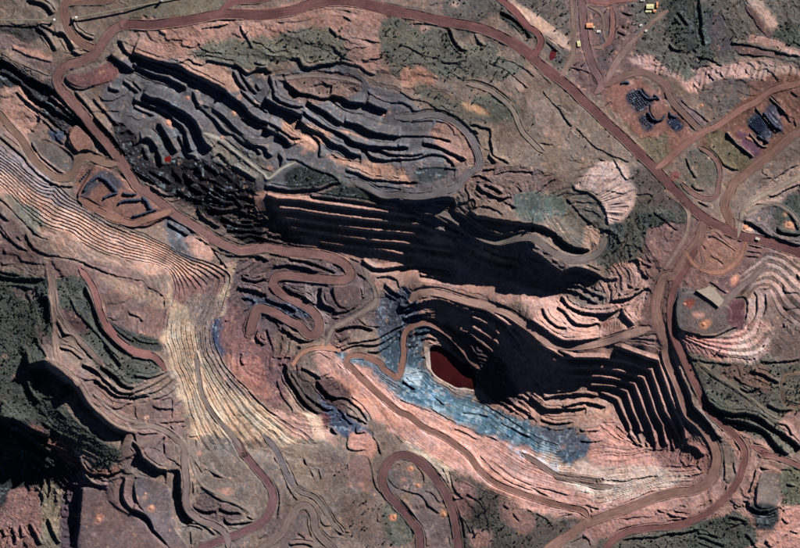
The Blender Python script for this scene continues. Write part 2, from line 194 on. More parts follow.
many(5, 5, """2|0,205 80,210 160,205 220,180 270,120; 3|0,345 60,360 130,372 200,362; 2|200,350 260,330; 3|0,392 100,382 160,390; 3|370,365 420,375 490,395; 5|500,265 505,300 560,330 640,325 690,295; 2.5|530,265 600,290; 3|480,460 540,540; 2|190,460 260,475 330,490; 2|560,65 640,85 760,85; 2|740,450 800,470; 2|400,300 440,330; 2|350,20 360,100 345,150; 2|100,20 130,60 170,50; 2|190,60 230,90; 2|380,430 440,410 500,400; 3|590,500 640,548; 1.5|130,130 200,110 245,90; 2|410,30 420,120; 3|520,330 600,350 660,335; 3|190,480 260,500 360,540; 4|0,465 100,462 200,440; 2|720,170 800,190;2|760,70 800,90; 2|690,370 740,410; 2|540,75 530,150 500,220""")

sc(T(3, 3, "90,190 180,160 260,162 350,200 450,232 560,258 640,298 720,345 800,400"), 4.5)
sc(T(3, 2, "340,330 390,352 450,388 520,422 590,450 660,465 720,470"), 13)
# stepped pit walls: berm lines that hold one level each (metres), the next one below it
WALLS = [
 (20, T(2, 2, "0,75 70,100 200,105 300,125 450,145 600,165 800,190 900,205"), 18),
 (0, T(2, 2, "70,155 200,165 300,185 450,205 600,225 800,245 900,252 1000,280 1090,297 1170,320"), 18.5),
 (-20, T(2, 2, "110,215 200,225 330,245 500,270 650,290 800,302 870,307 950,332"), 18.5),
 (-40, T(2, 2, "140,270 250,285 380,310 500,330 650,350 800,362 920,380 1020,400 1110,410"), 18.5),
 (-60, T(2, 2, "310,355 400,370 550,390 700,405 800,430 890,430"), 15),
 (-78, T(2, 2, "570,465 640,510 700,515 800,500 890,492 990,510 1100,526"), 14),
 (-25, T(3, 2, "435,400 490,420 560,450 640,470 690,470"), 14),
 (-40, T(3, 2, "190,450 260,460 330,470"), 12),
 (-62, T(3, 3, "120,10 200,22 290,35"), 9),
 (-66, T(3, 3, "420,185 500,210 570,250 640,300 690,370 740,430"), 15),
 (-82, T(3, 3, "430,265 500,290 560,320 600,370"), 15),
 (-98, T(3, 3, "430,320 500,360 575,410 620,450"), 14),
 (-112, T(3, 3, "360,340 430,370 480,410 560,470 620,510"), 12),
 (-72, T(3, 3, "680,445 730,505 760,540"), 14),
 (2, J(T(4, 3, "30,410 100,450 190,500 330,505 450,505"), Q(600, 272, "60,290 130,315 228,350 255,430 280,500 300,548"), Q(600, 408, "305,20 325,70 335,125")), 16.5),
 (-13, J(F("558,349 575,357.5"), Q(600, 272, "0,335 100,350 200,385 225,460 255,548"), Q(600, 408, "285,60 320,130")), 16.5),
 (-29, J(F("561,367 580,368"), Q(600, 272, "0,375 70,385 170,415 200,500 215,548"), Q(600, 408, "245,70 260,150")), 16.5),
 (-45, J(F("561,376.5 580,376.5"), Q(600, 272, "0,410 60,420 135,440 165,520 175,548"), Q(600, 408, "200,70 212,140")), 16.5),
 (-61, J(F("590,385.5 605,386"), Q(600, 272, "60,450 105,470 130,548"), Q(600, 408, "152,60 165,100")), 16.5),
 (-75, J(F("600,392"), Q(600, 272, "70,500 90,548"), Q(600, 408, "112,60 122,90")), 12),
 (24, T(4, 3, "520,440 600,470 690,500 760,520"), 12),
]
for z, P, d in WALLS:
    Ps = smooth(P, 7.0)
    for p in Ps: spots.append((p[0], p[1], z-d*.5))
# nested lit walls: A = upper line, B = lower line, n benches, drop in metres
FAMS = [
 ('stepped_wall', J(T(0, 2, "-30,0 60,85 130,160 250,250 380,300 440,320 560,400 700,450 810,480 900,490 980,520"), F("170,276 173,287 170,300 166,312 163,325 163,340 167,352 171,368 177,380 182,395 186,412 190,425 196,440 204,452")),
   J(T(0, 1, "-30,320 100,420 200,500 280,548"), T(0, 2, "340,5 400,62 450,100 560,162 680,222 790,275 860,300 940,345 1050,400 1130,440"), F("203,260 219,266 230,276 228,290 223,305 217,320 214,335 217,350 225,365 235,376 247,388 258,400 270,410 286,421 306,434 318,444")), 11, 108),
 ('south_pit_wall', Q(400, 408, "-150,-60 0,130 100,200 200,260 300,320 400,362 500,388 620,410 690,412"),
   Q(400, 408, "-140,-110 -60,-50 0,18 60,58 130,118 200,158 260,198 310,248 370,298 450,333 550,368 650,393 720,408"), 5, 34),
 ('south_pit_wall', Q(400, 408, "-130,-130 -50,-70 0,2 60,42 130,102 200,142 260,182 310,232 370,280 450,316 550,352 650,376 740,395"),
   Q(400, 408, "-180,-140 -100,-120 0,-40 80,10 210,80 300,110 400,170 500,230 600,265 700,280 783,290"), 5, 46),
 ('ore_wall', Q(400, 408, "-120,-150 -60,-90 0,-35 80,5 210,70 300,100 400,160 500,220 600,255 700,262"),
   J(F("352,362 380,372"), T(3, 4, "30,60 150,42 200,92 280,132 370,182 480,222 570,268 660,330 800,415 870,450 950,480")), 6, 52),
 ('ore_wall', T(2, 3, "255,500 300,470 420,540 470,600"), T(2, 3, "330,470 430,490 520,560 560,620"), 4, 14),
 ('east_cut', Q(600, 272, "300,240 380,290 500,330 620,330 690,260"), Q(600, 272, "290,215 370,235 500,240 560,215 590,150"), 4, -26),
 ('east_cut', F("738,272 752,262 766,252 784,256 800,268 830,285"), F("742,322 748,304 756,290 768,292 778,312 800,330"), 5, 30),
 ('south_slope', T(4, 5, "330,310 450,300 600,250 700,205 830,185 960,175 1040,120"), T(4, 5, "330,180 450,180 560,160 700,120 800,60 900,60 1000,60"), 4, 34),
]

# ------------------------------------------------------------------ base height from thin-plate spline
sp = np.array(spots)
keep = []
for k in range(len(sp)):
    if all((sp[k, 0]-sp[q, 0])**2+(sp[k, 1]-sp[q, 1])**2 > 4 for q in keep): keep.append(k)
sp = sp[keep]
def phi(r2): return np.where(r2 > 1e-9, r2*np.log(np.maximum(r2, 1e-9)), 0)*.5
n = len(sp); A = np.zeros((n+3, n+3)); cc = sp[:, :2]/100.0
A[:n, :n] = phi(((cc[:, None]-cc[None])**2).sum(2))+np.eye(n)*.004
A[:n, n] = 1; A[:n, n+1:] = cc; A[n, :n] = 1; A[n+1:, :n] = cc.T
wts = np.linalg.solve(A, np.concatenate([sp[:, 2], [0, 0, 0]]))
gx = np.arange(-40, 844, 4.0); gy = np.arange(-40, 592, 4.0)
GX, GY = np.meshgrid(gx/100, gy/100); Z = wts[n]+wts[n+1]*GX+wts[n+2]*GY
for k in range(n): Z += wts[k]*phi((GX-cc[k, 0])**2+(GY-cc[k, 1])**2)
def cubw(q, g):
    M = np.zeros((len(q), len(g))); u = (np.clip(q, g[1], g[-3])-g[0])/4.0; i = np.floor(u).astype(int); f = u-i
    for k, wv in zip((-1, 0, 1, 2), ((1-f)**3/6, (3*f**3-6*f**2+4)/6, (-3*f**3+3*f**2+3*f+1)/6, f**3/6)):
        M[np.arange(len(q)), np.clip(i+k, 0, len(g)-1)] += wv
    return M
H = (cubw(ys, gy) @ Z @ cubw(xs, gx).T)
H += 2.0*N40
H0 = H+7*N40+2.5*N12
# ------------------------------------------------------------------ apply walls, scarps and families
def cut(P, d, L, tap, xw, yw, sharp=False):
    if not sharp: P = smooth(P, 2.0)
    jj, ii = bbox(P, L+6); x = xw[jj, ii]; y = yw[jj, ii]
    if x.size == 0: return
    D, sd_, arc, tot = pdist(P, x, y)
    face = max(.9, d*.42/S); s = D*sd_
    prof = np.where(s >= 0, .5*np.clip(1-s/L, 0, 1), np.where(s > -face, .5+s/face, -.5*np.clip(1-(-s-face)/L, 0, 1)))
    tp = sstep(arc/tap)*sstep((tot-arc)/tap)
    lip = .14*np.exp(-((s-1.0)/.8)**2)*(1 if d > 4 else 0)
    H[jj, ii] += (prof*d+lip*min(d, 10))*tp
for z, P, d in WALLS: cut(P, d, 4.9, 2.0, X+.16*WX2+.12*WX3, Y+.16*WY2+.12*WY3, True)
DUMP = F("100,50 200,62 262,80 285,72 340,66 400,95 465,128 484,162 470,185 430,212 345,186 285,195 235,168 200,176 150,186 125,165 100,120")
EXTRA = []
SCARPS = [(P, w*(1.25 if w > 2.6 and inside(DUMP, P.mean(0)[None, 0], P.mean(0)[None, 1])[0] else 1), L, tap) for P, w, L, tap in SCARPS]
for P, w, L, tap in SCARPS:                      # thin ledges running beside the larger ones
    Ps = smooth(P, 2.5)
    if w < 3 or w > 14 or len(Ps) < 7: continue
    indump = inside(DUMP, Ps[len(Ps)//2:len(Ps)//2+1, 0], Ps[len(Ps)//2:len(Ps)//2+1, 1])[0]
    tg = np.gradient(Ps, axis=0); tg /= np.hypot(tg[:, 0], tg[:, 1])[:, None]+1e-9; nr = np.c_[tg[:, 1], -tg[:, 0]]
    o1 = 3.6+1.3*rng.random(); o2 = w*.55+3.0+1.5*rng.random(); a = rng.integers(0, 3); b = len(Ps)-rng.integers(0, 3)
    if rng.random() < (.25 if indump else .55): EXTRA.append(((Ps+nr*o1)[a:b], 1.0+.4*rng.random(), L, tap))
    if rng.random() < (.2 if indump else .4): EXTRA.append(((Ps-nr*o2)[a:b], .9+.4*rng.random(), L, tap))
SCARPS += EXTRA
KH = S*math.tan(SUN_EL)*1.35
for P, w, L, tap in SCARPS: cut(P, w*KH, max(4.5, min(16.0, w*1.4)), tap, X+.5*WXn+.45*WX2+.22*WX3, Y+.5*WYn+.45*WY2+.22*WY3)
# small erosion steps and old working edges that follow the contours of the open ground
g0x = np.gradient(H0, xs, axis=1); g0y = np.gradient(H0, ys, axis=0)
def at(A_, x, y): return A_[min(max(int((y+12)/ST)+len(gr), 0), NY-1), min(max(int((x+12)/ST)+len(gr), 0), NX-1)]
for k in range(330):
    x, y = rng.uniform(2, 798), rng.uniform(2, 546); pts = []
    if inside(DUMP, np.array([x]), np.array([y]))[0] and rng.random() < .6: continue
    for s_ in range(int(rng.uniform(6, 22))):
        dx, dy = -at(g0x, x, y), -at(g0y, x, y); L_ = math.hypot(dx, dy)
        if L_ < .15: break
        pts.append((x, y)); x += 2.2*dy/L_; y -= 2.2*dx/L_
    if len(pts) > 4: cut(np.array(pts), rng.uniform(1.2, 3.6), 5.0, 4.0, X+.5*WX2+.25*WX3, Y+.5*WY2+.25*WY3)
FAMLAB = np.full(X.shape, -1, np.int32); BTINT = np.zeros(X.shape)
for q, (nm, A_, B_, nb, drop) in enumerate(FAMS):
    soft = {'south_pit_wall': .6, 'ore_wall': .8, 'stepped_wall': 1.25, 'east_cut': .55}.get(nm, 1.0)
    A_ = smooth(A_, 3.0); B_ = smooth(B_, 3.0); poly = J(A_, B_[::-1]); jj, ii = bbox(poly, 2)
    x = (X+.7*WXn+.35*WX2+.2*WX3)[jj, ii]; y = (Y+.7*WYn+.35*WY2+.2*WY3)[jj, ii]
    m = inside(poly, x, y); da, _, arc, tot = pdist(A_, x, y); db, _, arb, tob = pdist(B_, x, y)
    t = da/(da+db+1e-6)
    wid = np.maximum(da+db, 1)
    tn = np.clip(t*nb, 0, nb-1e-4); k = np.floor(tn); f = tn-k
    st_ = np.where(f < .5, 0, (f-.5)/.5)
    edge = sstep(np.minimum(da, db)/2.0)*np.maximum(sstep((arc-1)/7)*sstep((tot-1-arc)/7), sstep((arb-1)/7)*sstep((tob-1-arb)/7))
    stepw = wid/nb
    gul = 0
    lip = .24*np.exp(-((f-.42)/.08)**2)*np.clip(stepw/3, .4, 1.2)*np.clip(.8+.9*vnoise(arc, t*nb, 14, 400+q), 0, 1.2)
    dh = drop/nb*(k+st_-tn+(lip if drop > 0 else 0))*soft+gul
    H[jj, ii] += np.where(m, dh*edge, 0)
    FAMLAB[jj, ii] = np.where(m, q*100+k.astype(int), FAMLAB[jj, ii])
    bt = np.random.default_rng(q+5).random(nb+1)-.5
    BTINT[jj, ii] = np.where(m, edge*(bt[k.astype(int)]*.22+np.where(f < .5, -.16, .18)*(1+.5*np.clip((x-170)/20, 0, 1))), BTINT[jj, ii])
# ------------------------------------------------------------------ soils: colour, roughness and plant cover by mapped zone
RGB = np.zeros(X.shape+(3,)); RGB[:] = lin((132, 115, 102)); ROUGH = np.full(X.shape, .5); VEG = np.zeros(X.shape)
def zone(P, col, amp=3.0, rough=None, veg=None, k=1.0):
    P = smooth(P, 4.0, True) if len(P) > 3 else P
    jj, ii = bbox(P, amp*2+3)
    m = np.zeros(X[jj, ii].shape)
    for o in range(3):                                # three jittered copies give a ragged, soft margin
        x = (X+amp*(WXn*.7+WX2*.45+WX3*.3)+amp*.35*(o-1))[jj, ii]; y = (Y+amp*(WYn*.7+WY2*.45+WY3*.3)+amp*.2*(1-o))[jj, ii]
        m += inside(P, x, y)
    m = m/3*k
    if col is not None: RGB[jj, ii] = RGB[jj, ii]*(1-m[..., None])+lin(col)*m[..., None]
    if rough is not None: ROUGH[jj, ii] = ROUGH[jj, ii]*(1-m)+rough*m
    if veg is not None: VEG[jj, ii] = VEG[jj, ii]*(1-m)+veg*m
def blob(x, y, rx, ry, col, amp=1.5, **kw):
    a = np.linspace(0, 2*np.pi, 10)[:-1]; zone(np.c_[x+rx*np.cos(a), y+ry*np.sin(a)], col, amp, **kw)
Zs = [
 # north-west
 (F("-400,-400 140,-400 140,60 110,50 60,60 -400,40"), (130,114,98), 3, .4, .1),
 (F("0,25 35,25 50,38 20,50 0,45"), (84,82,80), 4, 1, .5),
 (F("10,35 55,60 55,75 0,45"), (140,118,110), 2, .5, 0), (T(0,0,"70,270 200,300 310,335 320,370 200,335 90,290"), (190,145,125), 1, .4, 0),
 (F("0,58 30,75 55,90 60,105 80,120 95,140 70,140 40,110 0,85"), (62,64,68), 4, 2.2, .2),
 (F("130,-400 250,-400 225,8 180,22 130,22"), (125,118,98), 2, .3, .25),
 (F("140,22 200,20 340,2 420,25 400,70 340,66 300,60 250,68 200,62 150,60 130,48"), (164,128,112), 5, .7, .15),
 (F("195,45 260,40 330,30 345,66 300,62 250,70 205,63"), (120,118,102), 5, .8, .5),
 (F("385,20 420,25 520,60 500,80 440,85 400,80 380,50"), (112,112,98), 6, .8, .7),
 (F("400,80 450,78 560,90 600,120 640,170 600,200 540,200 480,170 440,130"), (134,119,104), 5, .5, .3),
 (F("402,72 425,68 435,85 415,92 402,86"), (172,128,104), 4, .6, .1), (F("410,85 440,95 480,115 470,135 440,120"), (116,112,98), 5, .6, .5),
 (F("470,100 505,98 520,115 500,125 480,118"), (104,110,98), 5, .5, .3), (F("460,104 480,108 490,116 470,112"), (205,165,120), 2, .5, 0),
 (F("510,80 530,90 560,120 570,150 548,140 530,112"), (150,130,116), 3, .4, .05), (F("440,42 480,60 500,75 460,70"), (104,104,94), 5, .7, .9), (T(3,0,"260,180 310,220 350,290 420,310 380,350 300,330 250,260"), (98,98,90), 3, .8, 1.0),
 # north-east
 (F("440,-400 570,-400 570,40 540,48 500,15 440,10"), (108,102,94), 4, .7, .6), (T(3,0,"600,60 720,140 780,190 780,240 740,215 600,110"), (66,70,66), 3, .9, 1.0),
 (F("505,0 512,0 575,45 560,48"), (195,165,140), 1, .3, 0),
 (F("568,-400 660,-400 660,40 640,90 600,90 570,50"), (122,98,94), 4, .6, .35), (T(4,0,"400,180 500,230 440,420 380,330"), (104,92,92), 4, .6, .5),
 (F("635,-400 1200,-400 1200,40 740,60 640,60"), (112,108,98), 6, .9, .6), (F("668,0 700,0 720,40 700,50 672,50"), (84,88,82), 5, 1, 1),
 (T(5,0,"200,60 260,60 270,340 200,340 180,200"), (80,92,86), 4, 1, 1.0),
 (T(5,0,"270,90 350,100 380,300 260,290"), (102,94,94), 3, .5, .3), (T(5,0,"460,0 540,0 650,110 640,190 600,180"), (185,158,138), 3, .4, .15), (T(5,0,"470,60 520,60 640,210 620,240"), (120,96,90), 2, .4, .1),
 (T(5,0,"500,210 600,230 800,300 800,340 640,290 480,250"), (182,145,128), 2, .4, .1), (T(5,0,"420,270 700,330 700,350 430,335"), (110,88,84), 2, .5, .3), (T(5,0,"640,150 760,160 800,260 700,270"), (88,94,82), 4, 1, 1),
 (J(T(4,0,"580,350 700,330 798,400"), T(5,0,"200,400 300,390 500,380 650,380 800,410 830,500 700,480 480,465 340,475 260,490 200,545 0,530"), T(4,0,"720,440 640,400")), (188,150,136), 2, .7, .1),
 (T(5,0,"20,330 120,370 170,440 120,480 40,400"), (108,112,98), 4, .8, .5), (T(5,0,"500,380 640,380 800,410 800,500 720,475 520,450"), (178,150,134), 3, .6, .1),
 (T(5,0,"190,548 250,500 350,470 520,480 480,560 300,600"), (112,100,96), 2, .5, .3), (F("668,88 700,118 706,128 690,122 660,92"), (128,108,104), 2, .5, .3),
 (F("600,92 640,82 672,110 690,130 665,165 640,140"), (140,100,86), 3, .4, .05), (F("720,100 775,75 800,80 800,130 740,165 700,150"), (132,96,82), 3, .4, .1),
 (T(5,1,"260,240 360,250 500,410 480,470 420,480 260,340"), (112,104,80), 3, .7, .4), (T(5,1,"190,340 300,380 300,548 130,548 100,430"), (108,102,88), 3, .6, .4), (F("642,80 668,74 690,100 660,92"), (130,112,98), 2,.4,.1),
 (T(4,1,"600,330 800,260 800,430 740,440"), (124,112,88), 4, .6, .4), (T(5,1,"200,0 500,-30 440,80 290,200 240,230 270,120"), (112,104,96), 3, .6, .4), (T(4,1,"640,0 800,0 800,60 700,90"), (150,112,102), 3,.4,0),
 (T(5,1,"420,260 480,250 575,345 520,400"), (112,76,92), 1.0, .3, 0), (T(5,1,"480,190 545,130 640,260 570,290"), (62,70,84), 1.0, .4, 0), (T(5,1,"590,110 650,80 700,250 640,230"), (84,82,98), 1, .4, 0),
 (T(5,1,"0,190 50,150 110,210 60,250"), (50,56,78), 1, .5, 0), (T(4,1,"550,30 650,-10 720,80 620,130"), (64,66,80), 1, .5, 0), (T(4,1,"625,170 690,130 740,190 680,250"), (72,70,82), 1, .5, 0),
 # grey waste dumps
 (F("150,60 200,62 232,64 262,80 285,72 340,66 372,85 400,95 430,112 465,130 482,160 470,185 430,210 400,206 345,182 300,190 260,190 235,165 200,175 150,185 128,168 110,120 100,75 118,60"), (108,108,110), 3, .25, .03),
 (F("180,62 225,66 240,92 215,88"), (165,132,112), 2, .5, .05), (F("290,75 345,75 362,90 345,100 300,102 288,90"), (134,110,98), 2, .8, .5), (F("285,120 330,132 320,145 290,140"), (165,130,108), 3, .7, 0),
 (F("330,155 365,160 420,172 430,185 390,182 340,165"), (168,132,110), 3, .6, 0), (F("330,120 372,134 370,140 340,130"), (185,145,120), 1.5, .5, 0), (F("372,96 400,100 420,118 400,122 372,112"), (104,102,106), 2, .4, 0),
 (F("205,135 240,148 262,160 270,178 240,172 218,158"), (128,124,112), 3, .7, .1), (F("290,172 330,170 350,188 330,186 300,182"), (80,88,84), 3, .4, .2), (F("284,176 300,166 318,168 338,182 330,187 300,190 286,186"), (56,66,66), 1.2, .35, .9),
 (F("325,192 350,186 372,196 385,207 350,205 318,200"), (62,72,72), 1.2, .35, .9), (F("163,108 172,118 176,126 168,128 160,116"), (150,128,118), 2, .5, 0), (F("270,186 300,190 330,186 315,197 280,190"), (120,104,100), 2, .4, 0),
 (F("430,130 455,120 475,150 470,185 440,150"), (160,125,108), 4, .6, 0), (F("345,165 400,172 440,176 440,182 400,180"), (185,142,115), 2, .6, 0), (F("300,138 312,136 320,148 308,150"), (190,150,125), 3,.4,0),
 (F("130,168 155,160 200,160 235,172 262,188 262,200 270,215 268,245 240,240 205,215 170,195"), (44,44,50), 3, 3.0, 0), (F("128,130 165,175 175,185 150,185 130,170 110,125"), (58,58,66), 3, 1.4, 0), (T(1,2,"520,160 680,140 800,200 800,240 640,230 520,200"), (90,78,74), 3, 2.0, 0),
 (F("150,135 168,140 172,155 158,165 148,150"), (98,100,98), 3, .8, .1),
 # north pit wall and terraces east of it
 (F("258,192 330,198 400,210 425,220 470,250 505,258 520,300 470,300 430,290 380,290 320,262 290,240 262,225"), (172,135,116), 3, .3, 0), (F("262,200 300,240 330,262 270,250 262,225"), (100,84,82), 3, 1.0, 0),
 (F("405,195 440,222 500,240 540,245 590,260 560,268 500,250 440,235 410,215"), (124,112,106), 3, .6, .05), (F("440,165 500,165 560,180 540,210 500,205 460,190"), (128,108,100), 4, 1.1, .25), (F("410,165 455,168 460,180 440,195 415,190"), (110,104,104), 3, .6, .05), (F("418,168 448,168 442,180 418,182"), (72,84,88), 2, .4, .1),
 (F("510,200 545,192 575,205 560,220 525,222"), (98,110,102), 4, .6, .4), (F("545,198 570,188 600,205 605,240 580,252 550,230"), (122,116,104), 4, .6, .2), (F("545,198 562,195 565,212 550,215"), (104,122,112), 3, .4, .2), (F("575,182 610,190 606,215 590,200"), (132,120,106), 3, .5, .1),
 (F("600,186 633,180 645,170 680,180 690,210 685,230 650,262 600,266 612,230"), (98,98,86), 5, .9, .7), (F("574,186 590,170 605,161 626,168 636,188 630,212 613,230 605,217 601,200 590,190"), (206,176,160), 1.2, .35, 0), (F("630,170 660,172 688,205 680,215 660,205 640,200"), (106,96,88), 4, .7, .6),
 (F("635,210 670,218 685,235 670,238 640,225"), (72,78,72), 5, 1, 1), (F("605,230 625,225 620,250 600,266 595,255"), (84,92,88), 4, .8, .8), (F("585,225 603,232 598,250 585,252"), (170,140,118), 3, 1, .1), 
 (F("625,258 655,262 650,290 628,285 612,272"), (178,138,116), 4, 1.4, .1), (F("600,250 640,258 620,262 600,268"), (96,98,88), 3, .8, .6),
 # east side
 (F("648,230 700,228 760,240 790,255 790,270 740,275 700,290 680,320 660,330 648,300"), (138,106,98), 4, .6, .1), (F("700,240 735,246 740,258 720,272 700,262"), (152,112,92), 3, .5, .05), (F("775,252 800,255 800,300 770,280"), (176,142,122), 4, 1, .1),
 (F("740,205 800,180 800,250 770,250 745,235"), (118,108,104), 4, .7, .3), (F("745,200 800,165 800,185 750,215"), (162,138,122), 3, .7, .1), (F("775,205 800,195 800,235 780,232"), (84,92,84), 4, .8, .7), (T(5,2,"460,250 510,250 530,290 470,300"), (200,165,140), 1.5, .4, 0), (T(5,2,"700,230 760,240 760,280 700,270"), (200,150,120), 1.5, .4, 0), 
 (F("745,268 775,255 800,290 800,320 760,330 740,325 748,290"), (172,146,134), 3, .8, .1), (F("765,300 800,300 800,345 760,335"), (140,118,108), 3, .6, .2),
 (F("676,292 700,290 720,300 735,320 730,330 705,332 678,328"), (118,106,100), 1.5, .4, .03), (F("730,300 745,302 744,320 738,330 728,322"), (112,76,82), 1.5, .4, 0), (F("684,300 694,300 692,308 685,306"), (170,92,72), 1.5, .3, 0), (F("698,322 712,320 708,328 699,328"), (195,135,95), 1.2, .3, 0), (F("692,312 705,314 702,318 693,316"), (190,145,128), 1.2,.3,0), (F("713,280 738,276 736,290 722,298"), (120,92, 92), 2, .4, .05), (T(5,3,"380,40 430,10 440,30 400,80"), (225,150,115), 1, .4, 0),
 (F("680,332 720,338 750,322 770,325 775,345 750,362 700,362 684,350"), (190,140,128), 3, 1.1, .1), (F("745,330 775,325 770,350 750,360 725,362"), (182,154,140), 5, 1.0, .1),
 (F("685,352 720,362 760,360 800,355 1200,350 1200,450 800,452 770,445 730,425 705,405 692,375"), (110,106,92), 4, .8, .85), (F("720,370 760,365 770,390 740,385"), (120,96,82), 5, 1, .7), (F("770,330 800,330 800,360 775,362"), (126,108,98), 4, .8, .4), (F("782,415 810,415 810,440 788,440"), (160,128,116), 3, .4, .05), (F("700,390 735,410 720,425 702,405"), (96,98,84), 4, .8, .8),
 (F("718,425 740,432 780,455 800,470 1200,480 1200,900 690,900 690,520 740,480"), (165,128,112), 4, 1.0, .2), (F("762,472 780,472 778,502 762,505 756,490"), (130,120,110), 1, .2, .02), (F("760,460 800,460 800,475 765,472"), (150,120,105), 2, .6, .3), (F("690,525 745,515 750,548 680,560"), (86,90,80), 4, 1.2, .9), (F("600,540 660,530 690,540 700,900 560,900"), (96,94,84), 4, 1.0, .9), (F("780,475 800,470 800,510 785,510"), (110,112,90), 4, 1.3, .6), (F("750,505 775,508 785,520 760,530"), (66,72,72), 4, 1.0, .5), (F("780,510 800,510 800,548 770,548"), (190,140,122), 4, .9, .1),
 (F("700,440 718,450 712,490 690,500 690,470"), (150,108,98), 3, .9, .1),
 # central pit
 (F("415,288 470,290 560,335 660,332 680,350 690,420 690,450 650,455 620,440 600,400 560,400 540,430 480,400 440,350 400,330"), (168,132,116), 3, .5, 0), (F("440,325 470,335 500,360 520,400 490,400 460,360"), (104,88,86), 4, 1.0, 0),
 (F("515,286 535,290 560,296 590,290 625,265 650,285 650,330 600,342 560,338 530,315"), (188,148,130), 3, .7, 0), (F("555,275 590,285 610,300 580,305 560,290"), (130,118,108), 3, .9, 0),
 (F("585,430 600,415 620,425 640,445 660,460 690,470 680,480 620,480 585,455"), (186,138,122), 4, 1.1, .02), (F("545,385 580,390 610,400 612,415 590,428 560,425 540,420"), (170,135,115), 3, .5, 0), (F("650,420 690,425 695,470 660,465"), (150,112,104), 4, 1.5, 0),
 (F("382,322 428,320 424,345 422,365 430,380 445,390 440,402 408,402 392,390"), (66,92,108), 5, .7, 0), (F("424,347 431,350 431,362 436,371 446,379 456,387 466,389 474,391 474,393 466,391.5 455,389.5 445,384 434,377 427,369 425,360"), (180,164,146), .5, .3, 0),
 # south wall
 (F("318,350 340,345 380,372 410,400 470,430 520,445 560,460 600,470 690,468 720,480 700,505 600,520 540,512 480,500 440,478 400,440 350,400 322,375"), (186,142,126), 3, .5, .02), (F("540,450 600,468 640,465 690,478 640,495 600,498 560,480"), (196,170,150), 4, .7, .02), (F("398,440 430,455 470,480 520,510 480,500 440,478"), (178,160,135), 3, .6, .2), (F("330,372 360,390 400,425 380,420 350,400"), (205,150,125), 2, .5, 0),
 (F("325,348 350,356 378,366 402,372 420,368 440,388 480,402 520,420 560,432 590,440 582,460 560,460 520,446 470,428 430,408 400,398 372,372 340,358"), (70,106,122), 5, .7, 0), (F("330,350 360,355 378,368 350,362"), (100,120,130), 3, .6, 0), (F("370,362 395,372 400,392 385,385"), (98,114,126), 2, .6, 0), (F("430,395 470,405 520,430 500,432 450,412"), (80,118,132), 4, .8, 0), (F("540,430 585,440 580,458 555,455"), (92,104,118), 8, .7, 0),
 (F("405,370 420,372 418,385 405,382"), (150,170,175), 3, .6, 0), (F("400,330 420,335 416,352 402,350"), (58,66,80), 4, .8, 0),
 # west pit
 (F("173,272 205,272 238,262 228,300 215,330 216,352 236,378 262,405 300,432 330,440 320,455 250,440 200,440 180,395 164,345 166,310"), (186,162,132), 5, .4, .01), (F("176,272 225,272 215,300 190,305 175,300"), (140,110,104), 3, .5, 0), (F("190,300 222,300 214,325 214,350 235,378 255,400 225,385 200,350"), (142,126,116), 3, .6, 0), (F("210,325 224,318 226,345 220,360 212,345"), (64,82,112), 4, .8, 0),
 (F("225,300 250,300 290,340 300,370 292,395 270,405 235,375 220,345"), (130,98,96), 5, .8, 0), (F("228,355 250,372 270,390 260,398 235,375"), (164,116,98), 5, .7, 0), (F("237,360 262,360 262,395 250,385"), (165,112,98), 4, .9, 0), (F("285,385 310,400 320,425 295,412"), (172,146,124), 3, .6, .1), (F("270,408 300,415 330,430 335,452 300,440"), (176,138,120), 3, .7, .05), (F("300,408 312,410 325,438 318,442"), (196,172,146), 2, .5, .05),
 (F("238,262 300,262 360,262 372,285 360,320 340,345 320,342 290,345 260,330 245,315 230,300"), (110,94,94), 4, .9, 0), (F("240,295 300,305 310,318 270,312"), (72,84,102), 4, .8, 0), (F("302,282 318,282 330,325 322,330 310,305"), (140,125,122), 4, .9, 0), (F("333,285 360,285 358,305 340,308"), (120,98,94), 2, .4, 0), (F("275,330 310,335 318,345 295,355 275,350"), (132,112,98), 3, .8, 0), (F("360,275 385,300 400,300 380,330 365,320"), (124,110,106), 3, .8, 0), (F("380,300 410,290 420,320 390,335 375,330"), (84,92,106), 4, 1.0, 0),
 (F("315,378 345,390 355,415 340,430 320,410"), (112,88,86), 4, 1.0, 0), (F("310,395 340,410 370,430 372,438 345,440 325,415"), (76,92,116), 3, .9, 0), (F("345,400 365,415 370,428 350,415"), (150,135,125), 3, .9, 0), (F("318,412 330,415 325,432"), (110,70,74), 2, 1, 0), (F("292,365 315,395 320,418 302,410 288,385"), (96,86,80), 3, 1.0, .1), (F("350,435 368,432 376,448 370,458 352,448"), (190,140,120), 2, .4, .02),
 # west ridge and benches
 (F("-60,120 0,150 60,190 100,222 150,240 200,265 235,262 205,275 175,275 140,272 100,262 60,245 20,200 -60,180"), (188,150,128), 4, .35, 0), (F("0,145 40,170 80,205 110,225 70,212 20,180 -10,165"), (142,130,128), 3, .5, 0),
 (F("10,195 50,225 70,240 45,238 15,212"), (120,120,106), 4, .6, .4), (F("0,215 30,240 40,262 10,265 -20,240"), (118,98,92), 3, .6, .1), (F("40,225 80,240 130,260 120,270 60,255"), (160,132,114), 3, .6, .1),
 (F("160,215 185,220 195,240 210,250 195,262 170,245"), (104,106,110), 3, .8, .05), (F("185,240 205,240 215,255 200,262"), (188,150,132), 3, .6, 0),
 (F("-10,100 20,95 40,110 45,130 30,138 60,165 70,175 45,170 10,140"), (150,122,108), 3, .5, .05), (F("32,140 75,155 70,172 55,168 38,152"), (112,106,100), 1.5, .5, .05), (F("48,130 64,132 62,142 50,140"), (62,78,98), 2, .5, 0), (F("70,128 80,128 92,142 80,152 68,142"), (148,112,98), 1, .3, 0), (F("0,92 20,90 40,110 30,135 10,120"), (176,138,118), 4, .7, .1),
